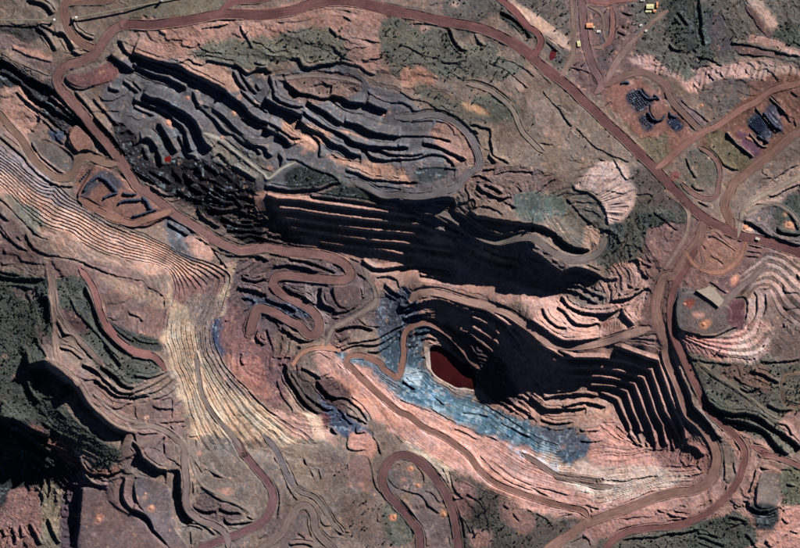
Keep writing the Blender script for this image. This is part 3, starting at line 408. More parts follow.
 (F("78,172 90,165 115,172 150,200 172,208 165,220 140,228 110,218 78,200"), (142,106,94), 1, .4, 0), (F("80,195 100,170 120,180 118,190 100,185 84,198"), (92,90,98), 2, .6, 0), (F("88,74 95,70 112,62 120,72 112,82 90,88 72,84 68,76"), (132,92,88), 1, .4, 0),
 (F("65,265 100,262 140,275 168,300 165,330 150,350 110,345 95,300 85,280"), (138,112,104), 3, .5, .05), (F("95,275 130,285 168,300 165,310 120,292"), (165,138,116), 3, .6, .15), (F("105,320 140,335 160,340 160,352 130,350"), (70,74,72), 2, .8, .9), (F("45,262 75,264 85,285 60,300"), (128,104,98), 3, .5, .1),
 (F("-400,270 45,275 52,300 50,340 45,380 60,400 90,430 120,455 90,470 50,445 -400,440"), (82,88,80), 4, 1.4, .95), (F("10,285 35,290 32,300 15,295"), (112,98,92), 3, .8, .3), (F("35,325 50,340 52,365 40,345"), (120,104,96), 2, .6, .3), 
 (F("58,280 85,280 100,325 125,350 160,360 150,380 110,380 80,340 58,305"), (92,96,88), 3, .8, .95), (F("62,310 80,315 90,330 75,330"), (96,74,74), 2, .5, .3), (F("57,355 75,365 90,378 130,400 175,395 180,440 140,440 120,430 90,400 70,380"), (132,108,100), 3, .5, .03),
 (F("-400,440 0,420 60,440 80,465 60,490 30,490 0,520 -400,900"), (58,62,62), 4, 1.4, .6), (F("30,425 60,440 85,470 120,465 110,478 75,470 55,450"), (124,92,80), 3, 1.2, .2), (F("5,500 35,493 50,520 30,548 -20,600"), (138,104,96), 4, 1.3, .1), (F("45,480 62,495 55,520 62,548 30,700 40,520"), (132,122,100), 4, 1.4, .3), (F("62,490 85,485 80,548 60,600"), (98,82,90), 3, .9, .02),
 # south
 (F("90,485 120,478 165,490 172,520 190,560 150,700 78,700 82,500"), (130,107,102), 4, .35, .02), (F("122,455 160,440 170,460 150,462 130,468"), (124,104,98), 2, .4, .02), (F("135,478 168,488 172,520 190,550 165,540 140,510"), (114,104,104), 2, .4, .02),
 (F("180,440 230,440 270,455 280,480 270,520 230,548 180,540 190,480"), (132,121,110), 4, .5, .05), (F("215,490 232,488 228,497 216,496"), (205,155,130), 2, .3, 0), (F("200,495 225,505 240,515 225,525 195,515"), (112,98,96), 3, 1.3, .1), (F("280,455 320,440 365,470 360,500 340,530 300,530 285,490"), (134,120,106), 4, .5, .1), (F("345,500 385,500 400,530 380,548 350,540"), (128,110,98), 4, .7, .5), (F("318,455 345,460 350,480 325,475"), (126,108,98), 4, .8, .4), (F("350,460 368,458 372,490 355,490 348,480"), (148,118,108), 3, .5, .03), (F("380,470 405,472 412,490 395,495 380,485"), (118,108,104), 3, .5, .1), (F("410,490 440,500 450,548 425,548"), (128,112,106), 3, .5, .05), (F("385,505 400,500 415,530 400,548 385,530"), (104,106,94), 3, .8, .4), (F("262,520 300,515 305,548 270,548"), (128,112,106), 3, .5, .1),
 (F("450,470 490,490 520,505 560,520 590,520 560,548 540,700 460,700 455,510"), (96,88,80), 4, 1.0, .8), (F("480,520 510,505 520,530 495,548 470,548"), (98,94,84), 4, 1.0, 1), (F("470,532 490,528 490,545 472,545"), (160,125,112), 3, .6, .2), (F("500,498 535,520 525,535 505,520"), (130,102,94), 4, .7, .3), (F("455,480 475,490 470,520 455,510"), (128,98,92), 4, .8, .4), (F("585,515 640,510 700,510 690,525 620,535 590,540"), (160,120,108), 4, 1.0, .2), 
]
for P, c, a, r, v in Zs: zone(P, c, a, r, v)
for P in (F("258,190 330,196 405,206 440,235 520,262 515,300 470,292 420,282 385,288 320,250 290,236 262,215"), F("545,338 600,343 660,350 672,400 690,440 645,448 615,405 600,392 545,370")): zone(P, None, 1, .12, 0)
zone(F("640,330 650,285 668,262 690,228 700,208 720,222 735,228 730,238 708,236 690,262 672,290 662,330"), (134,102,94), 2, .3, 0)
for x, y, r, c in [(74,517,3,(215,150,120)),(100,518,5,(210,130,105)),(150,508,4,(215,140,110)),(144,497,2.5,(200,150,130)),(97,522,3,(205,130,105)),(137,498,2,(205,140,120)),(110,532,1.8,(220,170,150)),(93,536,1.8,(220,175,160)),(60,493,3,(205,190,150)),(56,520,3,(200,185,140)),
                   (411,469,2.6,(240,150,90)),(404,479,2,(225,140,110)),(418,486,2.6,(240,140,95)),(393,517,4,(245,140,90)),(444,514,3.5,(225,165,95)),(349,486,2.2,(220,150,125)),(361,485,2,(215,160,140)),(700,106,2.5,(240,180,150)),(630,83,2.5,(200,165,150)),(270,168,3,(200,150,125)),(300,143,3,(205,155,130)),(384,116,3,(190,165,155)),(390,113,2,(190,150,135)),(235,113,3,(190,140,115)),(240,98,3,(190,145,120)),(222,138,2.5,(190,145,130)),(188,98,3,(190,135,120)),(305,153,3,(195,150,130)),(14,442,2,(190,150,120)),(5,356,3,(180,140,115)),(15,376,3,(170,130,110)),(146,417,2.5,(215,185,160)),(565,449,2.5,(205,160,150)),(200,453,3,(190,140,125)),(605,325,4,(175,110,90)),(518,533,1.5,(225,165,80)),(670,275,4,(190,140,115)),(785,215,2.5,(220,165,110)),(640,318,4,(205,155,130)), (480,170,3,(205,185,165)),(468,165,2,(225,215,200)),(168,28,5,(190,145,120)),(205,30,6,(190,140,118)),(255,30,9,(190,140,118)),(195,44,10,(190,142,120)),(85,-2,4,(150,110,100)),(455,5,5,(205,165,140)),(440,8,2.5,(170,130,120)),(425,30,5,(190,140,125))]:
    blob(x, y, r*1.0, r*.75, tuple(.6*np.array(c)+.4*np.array((160,128,112))), 1.6)
# soils creep into each other along their margins
def blur(A_, r):
    k = np.hanning(2*r+3)[1:-1]; k /= k.sum()
    for ax in (0, 1): A_ = np.apply_along_axis(lambda v: np.convolve(np.pad(v, r, mode='edge'), k, 'valid'), ax, A_)
    return A_
for c_ in range(3): RGB[..., c_] = blur(RGB[..., c_], 3)
lum_ = RGB @ np.array([.3, .5, .2]); RGB = lum_[..., None]*np.array([1.06, .985, .97])*.22+RGB*.78
# ground tone and redness: broad and fine variation, bench faces paler, treads darker
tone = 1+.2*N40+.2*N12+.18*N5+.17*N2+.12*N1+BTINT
red = .09*fbm(X, Y, 18, 61, 3)+.07*vnoise(X, Y, 4, 62)
# beds and washes that follow the benches of the cut walls
for q, (nm, A_, B_, nb, drop) in enumerate(FAMS):
    A_ = smooth(A_, 4.0); B_ = smooth(B_, 4.0); poly = J(A_, B_[::-1]); jj, ii = bbox(poly, 2); x = XW[jj, ii]; y = YW[jj, ii]
    m = inside(poly, x, y); da, _, arc, _ = pdist(A_, x, y); db = pdist(B_, x, y)[0]; t = da/(da+db+1e-6)
    b1 = fbm(arc*.10+WXn[jj, ii], t*nb*1.6+.5*WX2[jj, ii], 2.4, 700+q, 3); b2 = fbm(arc*.07+WYn[jj, ii], t*nb*1.2+.5*WY2[jj, ii], 2.0, 720+q, 3)
    g = RGB[jj, ii]; g2 = g*(1+(.22 if nm == 'stepped_wall' else .36)*b1[..., None]); g2[..., 1] *= 1+.14*b2; g2[..., 2] *= 1+.22*b2
    if nm == 'ore_wall':
        s_ = np.clip(2.6*fbm(arc*.22, t*nb*1.7, 1.6, 740+q, 3)-.6+.4*N12[jj, ii], 0, .42)[..., None]; g2 = g2*(1-s_)+lin((156, 178, 190))*s_
    fa = m*sstep(np.minimum(da, db)/3)
    RGB[jj, ii] = g*(1-fa[..., None])+g2*fa[..., None]
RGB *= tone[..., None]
RGB[..., 0] *= 1+red; RGB[..., 2] *= 1-red*.8
# pale dust and debris flecks, dark stones
fl = vnoise(X, Y, 1.6, 71)*.6+vnoise(X, Y, 3.1, 72)*.6
fm = np.clip((fl-.52)*4, 0, 1)*(VEG < .5)*np.clip(N12*2+.6, 0, 1)
RGB = RGB*(1-.45*fm[..., None])+lin((205, 170, 145))*.45*fm[..., None]
blue = np.clip((RGB[..., 2]-RGB[..., 0])/(RGB.sum(2)+1e-6)*9, 0, 1)
fb = np.clip((vnoise(X, Y, 2.4, 73)+.6*N12-.45)*3, 0, 1)*blue
RGB = RGB*(1-.55*fb[..., None])+lin((165, 185, 190))*.55*fb[..., None]
RGB *= np.array([.985, .958, 1.02]); RGB = np.clip(.31*(np.maximum(RGB, 0)/.31)**1.18*1.06, .01, .85); lum_ = RGB @ np.array([.3, .5, .2]); RGB = lum_[..., None]*np.array([1.03, .99, .99])*.06+RGB*.94

# ------------------------------------------------------------------ fine relief
ridged = 1-np.abs(vnoise(X, Y, 4.6, 81))*2
# small ledges that follow the contours of loose and cut ground
base_ = H+2.2*N12+.5*N5
for stp, amp, sd_ in ((9.0, .7, 33), (5.5, .8, 31), (3.1, .6, 32)):
    q_ = base_/stp; fr = q_-np.floor(q_); st2 = np.floor(q_)+sstep((fr-.72)/.28)
    msk = np.clip(1.6*vnoise(X, Y, 26, sd_)+.55, 0, 1)*np.clip(1.25-VEG, 0, 1)*np.clip(ROUGH*1.8-.4, 0, 1)*(FAMLAB < 0)
    H += amp*msk*stp*(st2-q_)
H += np.minimum(ROUGH, 1.5)*(.25*N5+.5*N2+.5*N1+.35*(ridged-.3)*np.clip(N12+.5, 0, 1))
gx_, gy_ = np.gradient(H, axis=1)/ST, np.gradient(H, axis=0)/ST
slope = np.hypot(gx_, gy_)/S
# rills on the bare steep slopes: fan and cliff
for P, wl, amp in [(T(5, 0, "-60,330 200,400 500,380 800,410 800,500 480,465 200,545 -60,480"), 2.6, 2.6), (F("510,80 530,90 562,120 572,150 548,140 530,112"), 4, 1.6)]:
    jj, ii = bbox(P, 2); m = inside(P, XW[jj, ii], YW[jj, ii])
    H[jj, ii] += np.where(m, amp*vnoise(X[jj, ii]+.35*Y[jj, ii], (Y[jj, ii]-.35*X[jj, ii])*.18, wl, 82), 0)
for (cx_, cy_), P, amp in [((575, 210), F("574,186 590,172 605,163 626,172 633,188 628,212 612,228 604,215 600,200 590,190"), 2.2), ((80, 440), F("62,488 82,484 82,560 60,560"), 2.5)]:
    jj, ii = bbox(P, 2); m = inside(P, XW[jj, ii], YW[jj, ii])
    th = np.arctan2(Y[jj, ii]-cy_, X[jj, ii]-cx_)
    if amp == 2.5: H[jj, ii] += np.where(m, amp*vnoise(Y[jj, ii], X[jj, ii]*.2, 2.5, 83), 0)
    else: H[jj, ii] += np.where(m, amp*vnoise(th*40, X[jj, ii]*.1, 1.5, 84), 0)

# ------------------------------------------------------------------ flat pads
def sample(A, P):
    x = np.clip(P[:, 0], xs[0], xs[-2]); y = np.clip(P[:, 1], ys[0], ys[-2])
    i = np.clip(np.searchsorted(xs, x)-1, 0, NX-2); j = np.clip(np.searchsorted(ys, y)-1, 0, NY-2)
    fu = (x-xs[i])/(xs[i+1]-xs[i]); fv = (y-ys[j])/(ys[j+1]-ys[j])
    return (A[j, i]*(1-fu)+A[j, i+1]*fu)*(1-fv)+(A[j+1, i]*(1-fu)+A[j+1, i+1]*fu)*fv
def pad(P, dz, edge=1.2, tilt=True, z=None):
    Pp = smooth(P, 2.0, True); jj, ii = bbox(Pp, 6); x = X[jj, ii]; y = Y[jj, ii]
    m = inside(Pp, x, y); D = pdist(J(Pp, Pp[:1]), x, y)[0]
    w = sstep(np.where(m, .5+D/(2*edge), .5-D/(2*edge)))
    pts = np.c_[x[m], y[m]]; h = H[jj, ii]
    if z is not None: pl = np.full(x.shape, z)
    else:
        A_ = np.c_[pts, np.ones(len(pts))]; co = np.linalg.lstsq(A_, h[m], rcond=None)[0]
        if not tilt: co = np.array([0, 0, h[m].mean()])
        pl = co[0]*x+co[1]*y+co[2]+dz+.25*N2[jj, ii]
    H[jj, ii] = h*(1-w)+pl*w
QZa = lambda s: nums(s)/8.846+np.array([620.0, 78.0])
pad(F("78,198 86,180 96,166 112,172 130,190 165,205 171,208 160,219 141,227 118,214 100,208"), 5)
pad(F("69,138 74,127 80,127 93,141 92,148 84,155 76,150"), 5)
pad(F("67,77 80,70 100,66 112,60 119,70 114,80 95,86 82,88 70,83"), 3)
pad(F("677,326 676,300 690,292 715,300 730,310 726,326 708,334 690,333"), 4)
pad(QZa("190,95 300,55 345,110 330,165 262,190"), 4)
pad(QZa("262,238 300,250 430,200 425,262 385,330 352,372 312,378 262,310"), 5)
pad(F("762,472 781,472 779,500 770,508 757,506 756,495"), 4)
pad(F("83,491 91,486 103,490 108,500 118,508 133,517 150,530 165,556 80,556 80,515"), 1.0, 4.0); pad(F("137,478 168,488 171,522 190,552 175,556 150,520 136,500"), 5)
pad(F("333,287 345,284 360,288 358,304 345,308 336,302"), 3); pad(F("135,430 142,434 164,434 156,446 150,448 138,446"), 5, .8)
pad(F("418,170 446,169 441,181 420,182"), -2); pad(F("38,152 45,140 72,156 68,172 58,168"), -3)
pad(F("350,461 368,458 372,488 352,488"), -1); pad(F("665,78 680,80 690,98 672,96"), 0); pad(F("196,484 228,478 235,490 225,502 205,490"), 1)
POND = J(T(3, 3, "185,455 240,440 300,470 350,510 390,545"), T(3, 4, "410,0 440,40 465,110 445,155 400,140 350,145 300,120 230,80 195,40 188,0"))
pad(POND, 0, .8, z=-172)
SM1 = T(1, 1, "184,404 196,390 206,394 216,382 226,392 222,408 228,416 212,424 200,420 190,428")
SM2 = T(4, 0, "100,325 125,295 140,310 132,350 105,365")
zone(T(5, 1, "25,490 60,470 90,490 80,520 45,535 30,520"), (132, 86, 82), 2)
for p in (SM1, SM2): pad(p, -2.0, .8, tilt=False)

# ------------------------------------------------------------------ roads
MAR, BRN, DST, GRY, RED = (116, 74, 74), (128, 93, 84), (142, 115, 104), (112, 100, 100), (132, 84, 78)
ROADS = [
 ('haul_road', 'maroon haul road hooking round the top left corner', T(0,0,"720,-30 640,5 560,12 470,12 410,20 385,60 400,130 430,200 490,260 560,290 600,300"), 7, (122,88,78), 9),
 ('haul_road', 'long brown haul road winding from the top left junction down into the western pit', J(T(0,0,"790,150 740,155 690,175 650,215 610,270 570,325 500,365 420,385 370,420 345,470 355,515 390,560"), T(0,1,"400,20 450,80 510,150 570,230 640,310 700,390 760,480 800,540"), T(1,2,"30,30 100,70 200,150 260,200 350,250 430,305 520,360 600,395 640,408 720,400 790,390"), T(2,2,"60,400 150,415 250,425 340,435 410,455 460,480 492,515 505,548"), T(2,3,"495,25 450,42 400,40 300,30 200,20 110,12 60,25 45,60 70,100 130,145 200,180 270,225 312,280 310,340 280,370 240,360 200,315 140,285 60,240 0,215"), T(1,3,"740,215 715,270 700,330 680,370")), 8.5, (122,86,82), 13),
 ('haul_road', 'wide maroon haul road running along the top and down the right side', J(T(0,0,"740,155 798,150"), T(1,0,"100,155 200,145 320,130 420,110 510,93 600,90 700,95 790,95"), T(2,0,"80,85 160,70 230,45 300,25 380,15 480,15 580,30 680,55 790,80"), T(3,0,"100,95 200,120 300,140 400,155 500,180 600,220 680,265 740,305 790,345"), T(4,0,"70,410 130,455 180,490 250,548"), T(4,1,"300,60 370,120 450,200 540,280 620,360 700,435 780,520"), T(5,2,"80,80 160,160 240,220 320,265 400,300 480,330 560,345 650,370 730,400 860,440")), 9, MAR, 16),
 ('haul_road', 'narrow maroon lane leaving the top road at the upper edge', T(1,0,"480,98 525,85 560,40 620,15 740,10 860,-20"), 5, MAR, 6),
 ('haul_road', 'maroon side road joining the top road from the upper right', J(T(3,0,"570,-20 600,0 660,50 720,110 770,170"), T(4,0,"0,180 40,215 50,260 25,310 -20,350")), 6, (120,72,72), 6),
 ('plant_road', 'pale lane between the upper plant and the main haul road', T(4,0,"230,-20 238,80 245,180 245,270 235,350 190,420 165,460"), 3.5, DST, 3),
 ('plant_road', 'broad mauve road through the middle of the plant yard', T(4,0,"285,-20 300,60 305,150 315,250 335,330 365,410 400,470 410,520 370,560"), 7, (118,86,86), 7),
 ('plant_road', 'straight brown track slanting through the scrub beside the plant', T(4,0,"600,240 540,320 480,410 440,500"), 6, (142,112,106), 3),
 ('plant_road', 'brown lane curving over the three dark ore yards', J(T(4,0,"430,515 500,475 570,445 640,435 700,450 760,485 798,520"), T(5,1,"40,60 120,145 200,225 235,240")), 6, (124,94,86), 5),
 ('plant_road', 'rust brown road along the upper side of the ridged stockyard', T(5,1,"860,-60 640,-5 540,65 450,110 380,160 300,215 240,240 160,290 80,350 -10,430 -60,465"), 6, (138,96,86), 5),
 ('plant_road', 'rust brown road below the ridged stockyard joining the main junction', J(T(5,1,"860,205 800,240 740,280 670,340 600,400 530,450 470,500 410,548"), T(5,2,"390,50 362,95 350,150 370,200 395,250 400,275")), 8, (138,100,88), 8),
 ('plant_road', 'thin loop lane round the green mound by the junction', J(T(5,1,"190,330 260,370 310,430 325,500 315,548"), T(5,2,"310,60 280,98 230,98 180,78 130,43 95,5")), 4, (128,92,86), 3),
 ('haul_road', 'brown haul road curving down the eastern rim and along the southern slope', J(T(5,2,"230,230 215,290 190,360 140,420 100,480 60,548"), T(4,3,"785,30 755,120 738,200 745,280 775,360 800,420"), Q(600,272,"265,340 310,450 345,548"), Q(600,408,"390,60 435,120 458,180 453,230 425,285 370,320 300,330 220,350 130,385 50,410 0,430"), Q(400,408,"720,455 660,500 600,540 560,570")), 8.5, (134,98,88), 9),
 ('haul_road', 'reddish outer haul road east of the rim road', J(T(5,2,"190,380 150,450 110,530"), T(5,3,"90,20 55,80 35,160 30,240 35,310 55,380 85,450 130,548"), Q(600,408,"415,0 460,50 520,100 560,150 566,200 540,280 490,350 420,410 350,445 270,465 190,470 110,485 60,510 10,560")), 6, (130,84,80), 8),
 ('rim_track', 'narrow dusty track on the west side of the junction', T(5,2,"0,55 80,110 130,170 138,230 120,320 80,390 40,450 0,510"), 3.5, DST, 2),
 ('pit_ramp', 'rusty ramp crossing the pink southern wall down to the hairpin', J(T(3,3,"470,560 400,470 330,390 260,335 180,300 110,305 50,340 28,400 30,480 22,540"), T(3,4,"12,50 -10,85"), T(2,4,"750,65 700,30"), T(2,3,"680,540 620,510 560,493 500,497 478,525 485,548"), T(2,4,"500,15 560,75 640,155 720,225 795,285"), T(3,4,"60,310 150,380 260,430 350,490 420,548"), Q(400,408,"310,240 370,290 450,325 550,360 650,385 715,400 740,430")), 5.5, (140,98,86), 9),
 ('pit_ramp', 'ramp descending from the pond road along the dark east wall', T(3,3,"460,548 430,510 400,470") - 0, 4.5, GRY, 3),
 ('pit_ramp', 'pale bench road between the upper and lower pit walls', J(T(3,3,"70,165 110,125 180,112 260,122 350,150 450,180 560,205 650,240 720,285 798,340"), T(4,3,"60,390 130,425 220,437 330,430 430,410 540,375 640,345 690,330")), 6.5, (158,122,110), 10),
 ('dump_road', 'grey road curving round the eastern end of the waste dump', J(T(3,1,"-10,160 100,155 180,140 260,150 330,185 400,245 440,305 475,380 478,450 430,480 375,535"), T(3,2,"360,20 300,45 200,75 100,85 0,75"), T(2,2,"700,75 600,25 520,-10")), 6, (112,104,106), 6),
 ('dump_road', 'grey brown road on the terrace above the black wall', J(T(3,2,"110,162 200,170 280,190 350,228 420,283 500,330 580,352 640,345 720,330 790,330"), T(4,2,"60,370 130,420 210,458 290,462 370,435 420,380 440,320")), 6.5, (128,114,108), 8),
 ('dump_road', 'pale track curving across the brown hillside', J(T(3,0,"400,500 480,515 560,548"), T(3,1,"560,10 620,55 680,120 710,190 740,250 798,310"), T(4,1,"40,345 70,365")), 4.5, (132,116,106), 4),
 ('haul_road', 'brown road along the valley beside the striped ridge', T(0,1,"-20,110 60,210 130,290 200,400 260,460 330,510 400,515 450,470 480,400 520,385 620,425 700,435"), 6.5, (140,108,94), 5),
 ('haul_road', 'rust brown lane along the lower edge of the western pad', J(T(0,2,"480,105 560,155 680,215 790,245"), T(1,2,"60,225 140,200 225,170")), 6, (142,100,86), 4),
 ('valley_track', 'thin pale track running down beside the dark forest', T(0,3,"285,-20 305,80 312,160 320,240 328,320 328,400 335,480 360,548"), 3, DST, 2),
 ('valley_track', 'pale forest track forking off and slanting down the grassy benches', T(0,3,"320,0 330,120 345,210 390,290 440,360 520,440 620,548"), 3.5, (140,116,108), 2),
 ('haul_road', 'red road along the foot of the western plateau', J(T(0,3,"480,-30 550,70 580,150 600,230 630,300 690,380 760,440 798,465"), T(1,3,"60,480 120,495 160,530 190,575")), 6, (146,96,92), 4),
 ('valley_track', 'pale track on the edge of the brown benches above the dark hollow', T(0,4,"290,-20 360,10 435,65 490,130 540,220 610,290 690,360 810,400"), 3.5, (150,124,112), 3),
 ('haul_road', 'mauve road from the foot of the cream benches to the bottom edge', J(T(1,4,"590,440 620,470 660,548"), Q(200,408,"170,180 220,240 262,290 285,340 275,400 240,450 160,490 80,520 -20,560")), 7, (122,84,88), 5),
 ('haul_road', 'narrow grey road cutting down across the cream benches', T(1,4,"375,-60 385,50 395,110 410,180 450,260 500,330 560,400 620,470 640,510"), 4, (128,112,106), 3),
 ('haul_road', 'grey road from the cream benches down to the bottom bend', Q(200,408,"250,110 300,170 330,240 365,310"), 5, (118,108,112), 2),
 ('haul_road', 'grey brown bend looping at the bottom between two mauve roads', Q(200,408,"215,570 310,500 350,440 385,390 420,385 445,420 455,480 500,530 540,560"), 7, (128,108,102), 3),
 ('valley_track', 'brown track beside the steep side of the southern plateau', T(1,5,"300,-40 310,80 320,180 312,250 330,330 400,390 480,420 530,450 560,500 568,560"), 6, (130,110,106), 3),
 ('haul_road', 'dark maroon hairpin loop in the bottom centre', J(Q(400,408,"80,570 75,490 40,440 0,390"), Q(200,408,"740,345 718,300 715,260 740,210 785,185"), Q(400,408,"50,195 100,230 150,290 190,360 215,440 235,570")), 7.5, (112,76,76), 7),
 ('haul_road', 'maroon road leaving the right edge below the forest', J(T(5,4,"520,490 600,520"), T(5,5,"570,-10 640,5 720,30 860,90")), 5, (138,92,86), 3),
 ('forest_track', 'thin track slanting down through the eastern scrub', T(5,4,"200,-15 300,70 400,130 500,200 600,280 690,330"), 2, (132,118,102), 2),
 ('forest_track', 'thin looping track at the right edge of the scrub', T(5,4,"830,50 720,60 695,100 700,200 740,240 830,260"), 2, (130,104,88), 2),
 ('pit_track', 'orange track climbing to the little round turning place', T(2,3,"160,545 200,490 260,455 330,445 400,455 430,465"), 4, (190,135,110), 3),
 ('pit_track', 'pale track curling from the turning place up to the black wall', J(T(2,3,"350,440 375,380 400,330 470,290 560,240 630,200 655,150 640,80 600,20"), T(2,2,"600,548 570,480")), 3.5, (136,118,110), 5),
 ('yard_track', 'dusty mauve track from the pad up into the pale eastern cuts', T(5,3,"330,190 400,120 500,40 560,-10 600,-40"), 5, (128,106,104), 3),
 ('dump_road', 'faint pale track across the grey dump', J(T(1,1,"430,255 520,290 600,350 700,430 780,490"), T(2,1,"20,520 100,460 180,425")), 2.5, (160,152,140), 2),
 ('yard_track', 'thin pale track winding beside the workshop in the plant yard', T(4,0,"330,40 400,75 425,130 425,200 440,260 410,290 370,290"), 2.6, DST, 2),
 ('yard_track', 'short reddish lane in the middle of the plant yard', T(4,0,"470,55 480,120 475,200 460,250 425,285"), 5, (140,94,88), 2),
 ('yard_track', 'thin red track along the top of the plant yard', T(4,0,"340,15 430,25 520,10 620,5"), 3, (134,88,82), 2),
 ('yard_track', 'thin track through the scrub toward the right of the yellow roofed building', T(4,0,"605,245 660,190 720,130 800,70"), 2.4, DST, 2),
 ('yard_track', 'orange looped track round the red field south of the junction', T(5,2,"120,420 170,490 240,530 320,540 390,505 440,450 465,390 475,360"), 3.5, (160,110,90), 2),
 ('yard_track', 'brown lane along the upper side of the red field', T(5,2,"230,300 300,290 350,330 430,400"), 3, (146,108,96), 2),
 ('yard_track', 'thin track between the red field and the rim road', T(5,2,"200,370 215,430 225,490 180,530"), 2.6, (140,104,96), 2),
 ('yard_track', 'pale lane running up the eastern cuts to the right edge', T(5,2,"430,330 450,220 470,150 560,90 700,20 860,-60"), 3.5, (150,130,116), 3),
 ('yard_track', 'pale track on the middle eastern cut', T(5,2,"480,185 560,150 650,130 740,180 800,250"), 3, (146,128,118), 3),
 ('valley_track', 'pale track crossing the brown ground at the bottom centre', Q(200,408,"365,310 400,330 450,350 490,400 520,450 560,490"), 4.5, (128,114,108), 2),
 ('valley_track', 'faint track over the grey southern flat toward the benches', T(1,5,"340,20 400,160 500,230 640,300 720,370"), 3, (142,126,116), 2),
 ('valley_track', 'pale lane over the brown terraces to the cross shaped junction', J(T(1,4,"0,375 100,365 190,395 240,430 300,500"), T(1,5,"310,30")), 5, (140,120,112), 3),
 ('valley_track', 'pale track on the lowest brown terrace', T(0,4,"560,170 620,230 690,290 760,330 860,350"), 3, (146,124,114), 2),
 ('dump_road', 'grey lane on the upper dump terrace', T(2,1,"250,95 330,150 400,205 520,235 640,285 800,300"), 3, (112,108,112), 3),
 ('dump_road', 'grey lane along the middle dump terrace', J(T(1,1,"420,100 520,160 600,240 680,290 800,300"), T(2,1,"60,250")), 3, (108,106,110), 3),
 ('dump_road', 'brown grey lane across the top of the dump', T(2,0,"60,470 140,470 240,455 380,460 500,480 560,500"), 3, (128,112,106), 3),
 ('south_wall_road', 'brown bench road above the ore slope on the southern wall', J(Q(400,408,"480,180 540,215 600,255 660,275 780,285"), T(4,5,"150,125 300,160 400,185 480,185")), 4.5, (132,108,100), 4),
]
ROADINFO = []
def smooth1(a, k):
    k = int(max(1, k)); pd = np.pad(a, k, mode='edge'); ker = np.hanning(2*k+3)[1:-1]; ker /= ker.sum()
    return np.convolve(pd, ker, 'valid')
for nm, lab, P, w, col, k in ROADS:
    Ps = smooth(P, 1.2); zc = smooth1(sample(H, Ps), 14); hw = w*.5
    jj, ii = bbox(Ps, hw+6); x = X[jj, ii]; y = Y[jj, ii]
    D, sd_, arc, tot = pdist(Ps, x, y)
    seg = np.r_[0, np.cumsum(np.hypot(*np.diff(Ps, axis=0).T))]
    zr = np.interp(arc, seg, zc)
    hwv = hw*(.4+.6*sstep(np.minimum(arc, tot-arc)/7.0))
    wt = 1-sstep((D-hwv-.7)/2.2)
    sfac = .75 if w < 4 else 1.0
    H[jj, ii] = H[jj, ii]*(1-wt*sfac)+zr*wt*sfac
    f2 = 1-sstep((D-hwv-.3)/1.2)
    RGB[jj, ii] = RGB[jj, ii]*(1-f2[..., None])+lin(col)*1.15*f2[..., None]; VEG[jj, ii] *= 1-wt
    ROADINFO.append((Ps, hw, seg))
# ------------------------------------------------------------------ materials
def mat(name, col=None, rough=.95, attr=None, var=.16, scale=.35, spec=.15, streak=False, metal=0.0):
    m = bpy.data.materials.new(name); m.use_nodes = True; t = m.node_tree; b = t.nodes['Principled BSDF']
    b.inputs['Roughness'].default_value = rough; b.inputs['Specular IOR Level'].default_value = spec; b.inputs['Metallic'].default_value = metal
    L = t.links.new
    if attr:
        a = t.nodes.new('ShaderNodeAttribute'); a.attribute_name = attr; src = a.outputs['Color']
    else:
        a = t.nodes.new('ShaderNodeRGB'); a.outputs[0].default_value = (*col, 1); src = a.outputs[0]
    geo = t.nodes.new('ShaderNodeNewGeometry')
    def noise(sc_, det, vec):
        n_ = t.nodes.new('ShaderNodeTexNoise'); n_.inputs['Scale'].default_value = sc_; n_.inputs['Detail'].default_value = det; n_.inputs['Roughness'].default_value = .65; L(vec, n_.inputs['Vector']); return n_.outputs['Fac']
    f = noise(scale, 5, geo.outputs['Position'])
    mr = t.nodes.new('ShaderNodeMapRange'); mr.inputs['From Min'].default_value = .3; mr.inputs['From Max'].default_value = .7
    mr.inputs['To Min'].default_value = 1-var; mr.inputs['To Max'].default_value = 1+var; L(f, mr.inputs['Value']); fac = mr.outputs[0]
    if streak:
        uv = t.nodes.new('ShaderNodeUVMap'); mp = t.nodes.new('ShaderNodeMapping'); mp.inputs['Scale'].default_value = (11, .018, 1); L(uv.outputs[0], mp.inputs[0])
        g = noise(1.0, 3, mp.outputs[0]); m2 = t.nodes.new('ShaderNodeMapRange'); m2.inputs['From Min'].default_value = .3; m2.inputs['From Max'].default_value = .7
        m2.inputs['To Min'].default_value = .62; m2.inputs['To Max'].default_value = 1.36; L(g, m2.inputs['Value'])
        mm = t.nodes.new('ShaderNodeMath'); mm.operation = 'MULTIPLY'; L(fac, mm.inputs[0]); L(m2.outputs[0], mm.inputs[1]); fac = mm.outputs[0]
        g3 = noise(.012, 4, geo.outputs['Position']); m3 = t.nodes.new('ShaderNodeMapRange'); m3.inputs['From Min'].default_value = .35; m3.inputs['From Max'].default_value = .65
        m3.inputs['To Min'].default_value = .82; m3.inputs['To Max'].default_value = 1.3; L(g3, m3.inputs['Value'])
        m4 = t.nodes.new('ShaderNodeMath'); m4.operation = 'MULTIPLY'; L(fac, m4.inputs[0]); L(m3.outputs[0], m4.inputs[1]); fac = m4.outputs[0]
    mx = t.nodes.new('ShaderNodeVectorMath'); mx.operation = 'SCALE'; L(src, mx.inputs[0]); L(fac, mx.inputs['Scale'])
    L(mx.outputs[0], b.inputs['Base Color'])
    return m
M_SOIL = mat('mine_soil', attr='soil', scale=.35, var=.25)
def simple(name, rgb, **k): return mat(name, tuple(lin(rgb)), **k)

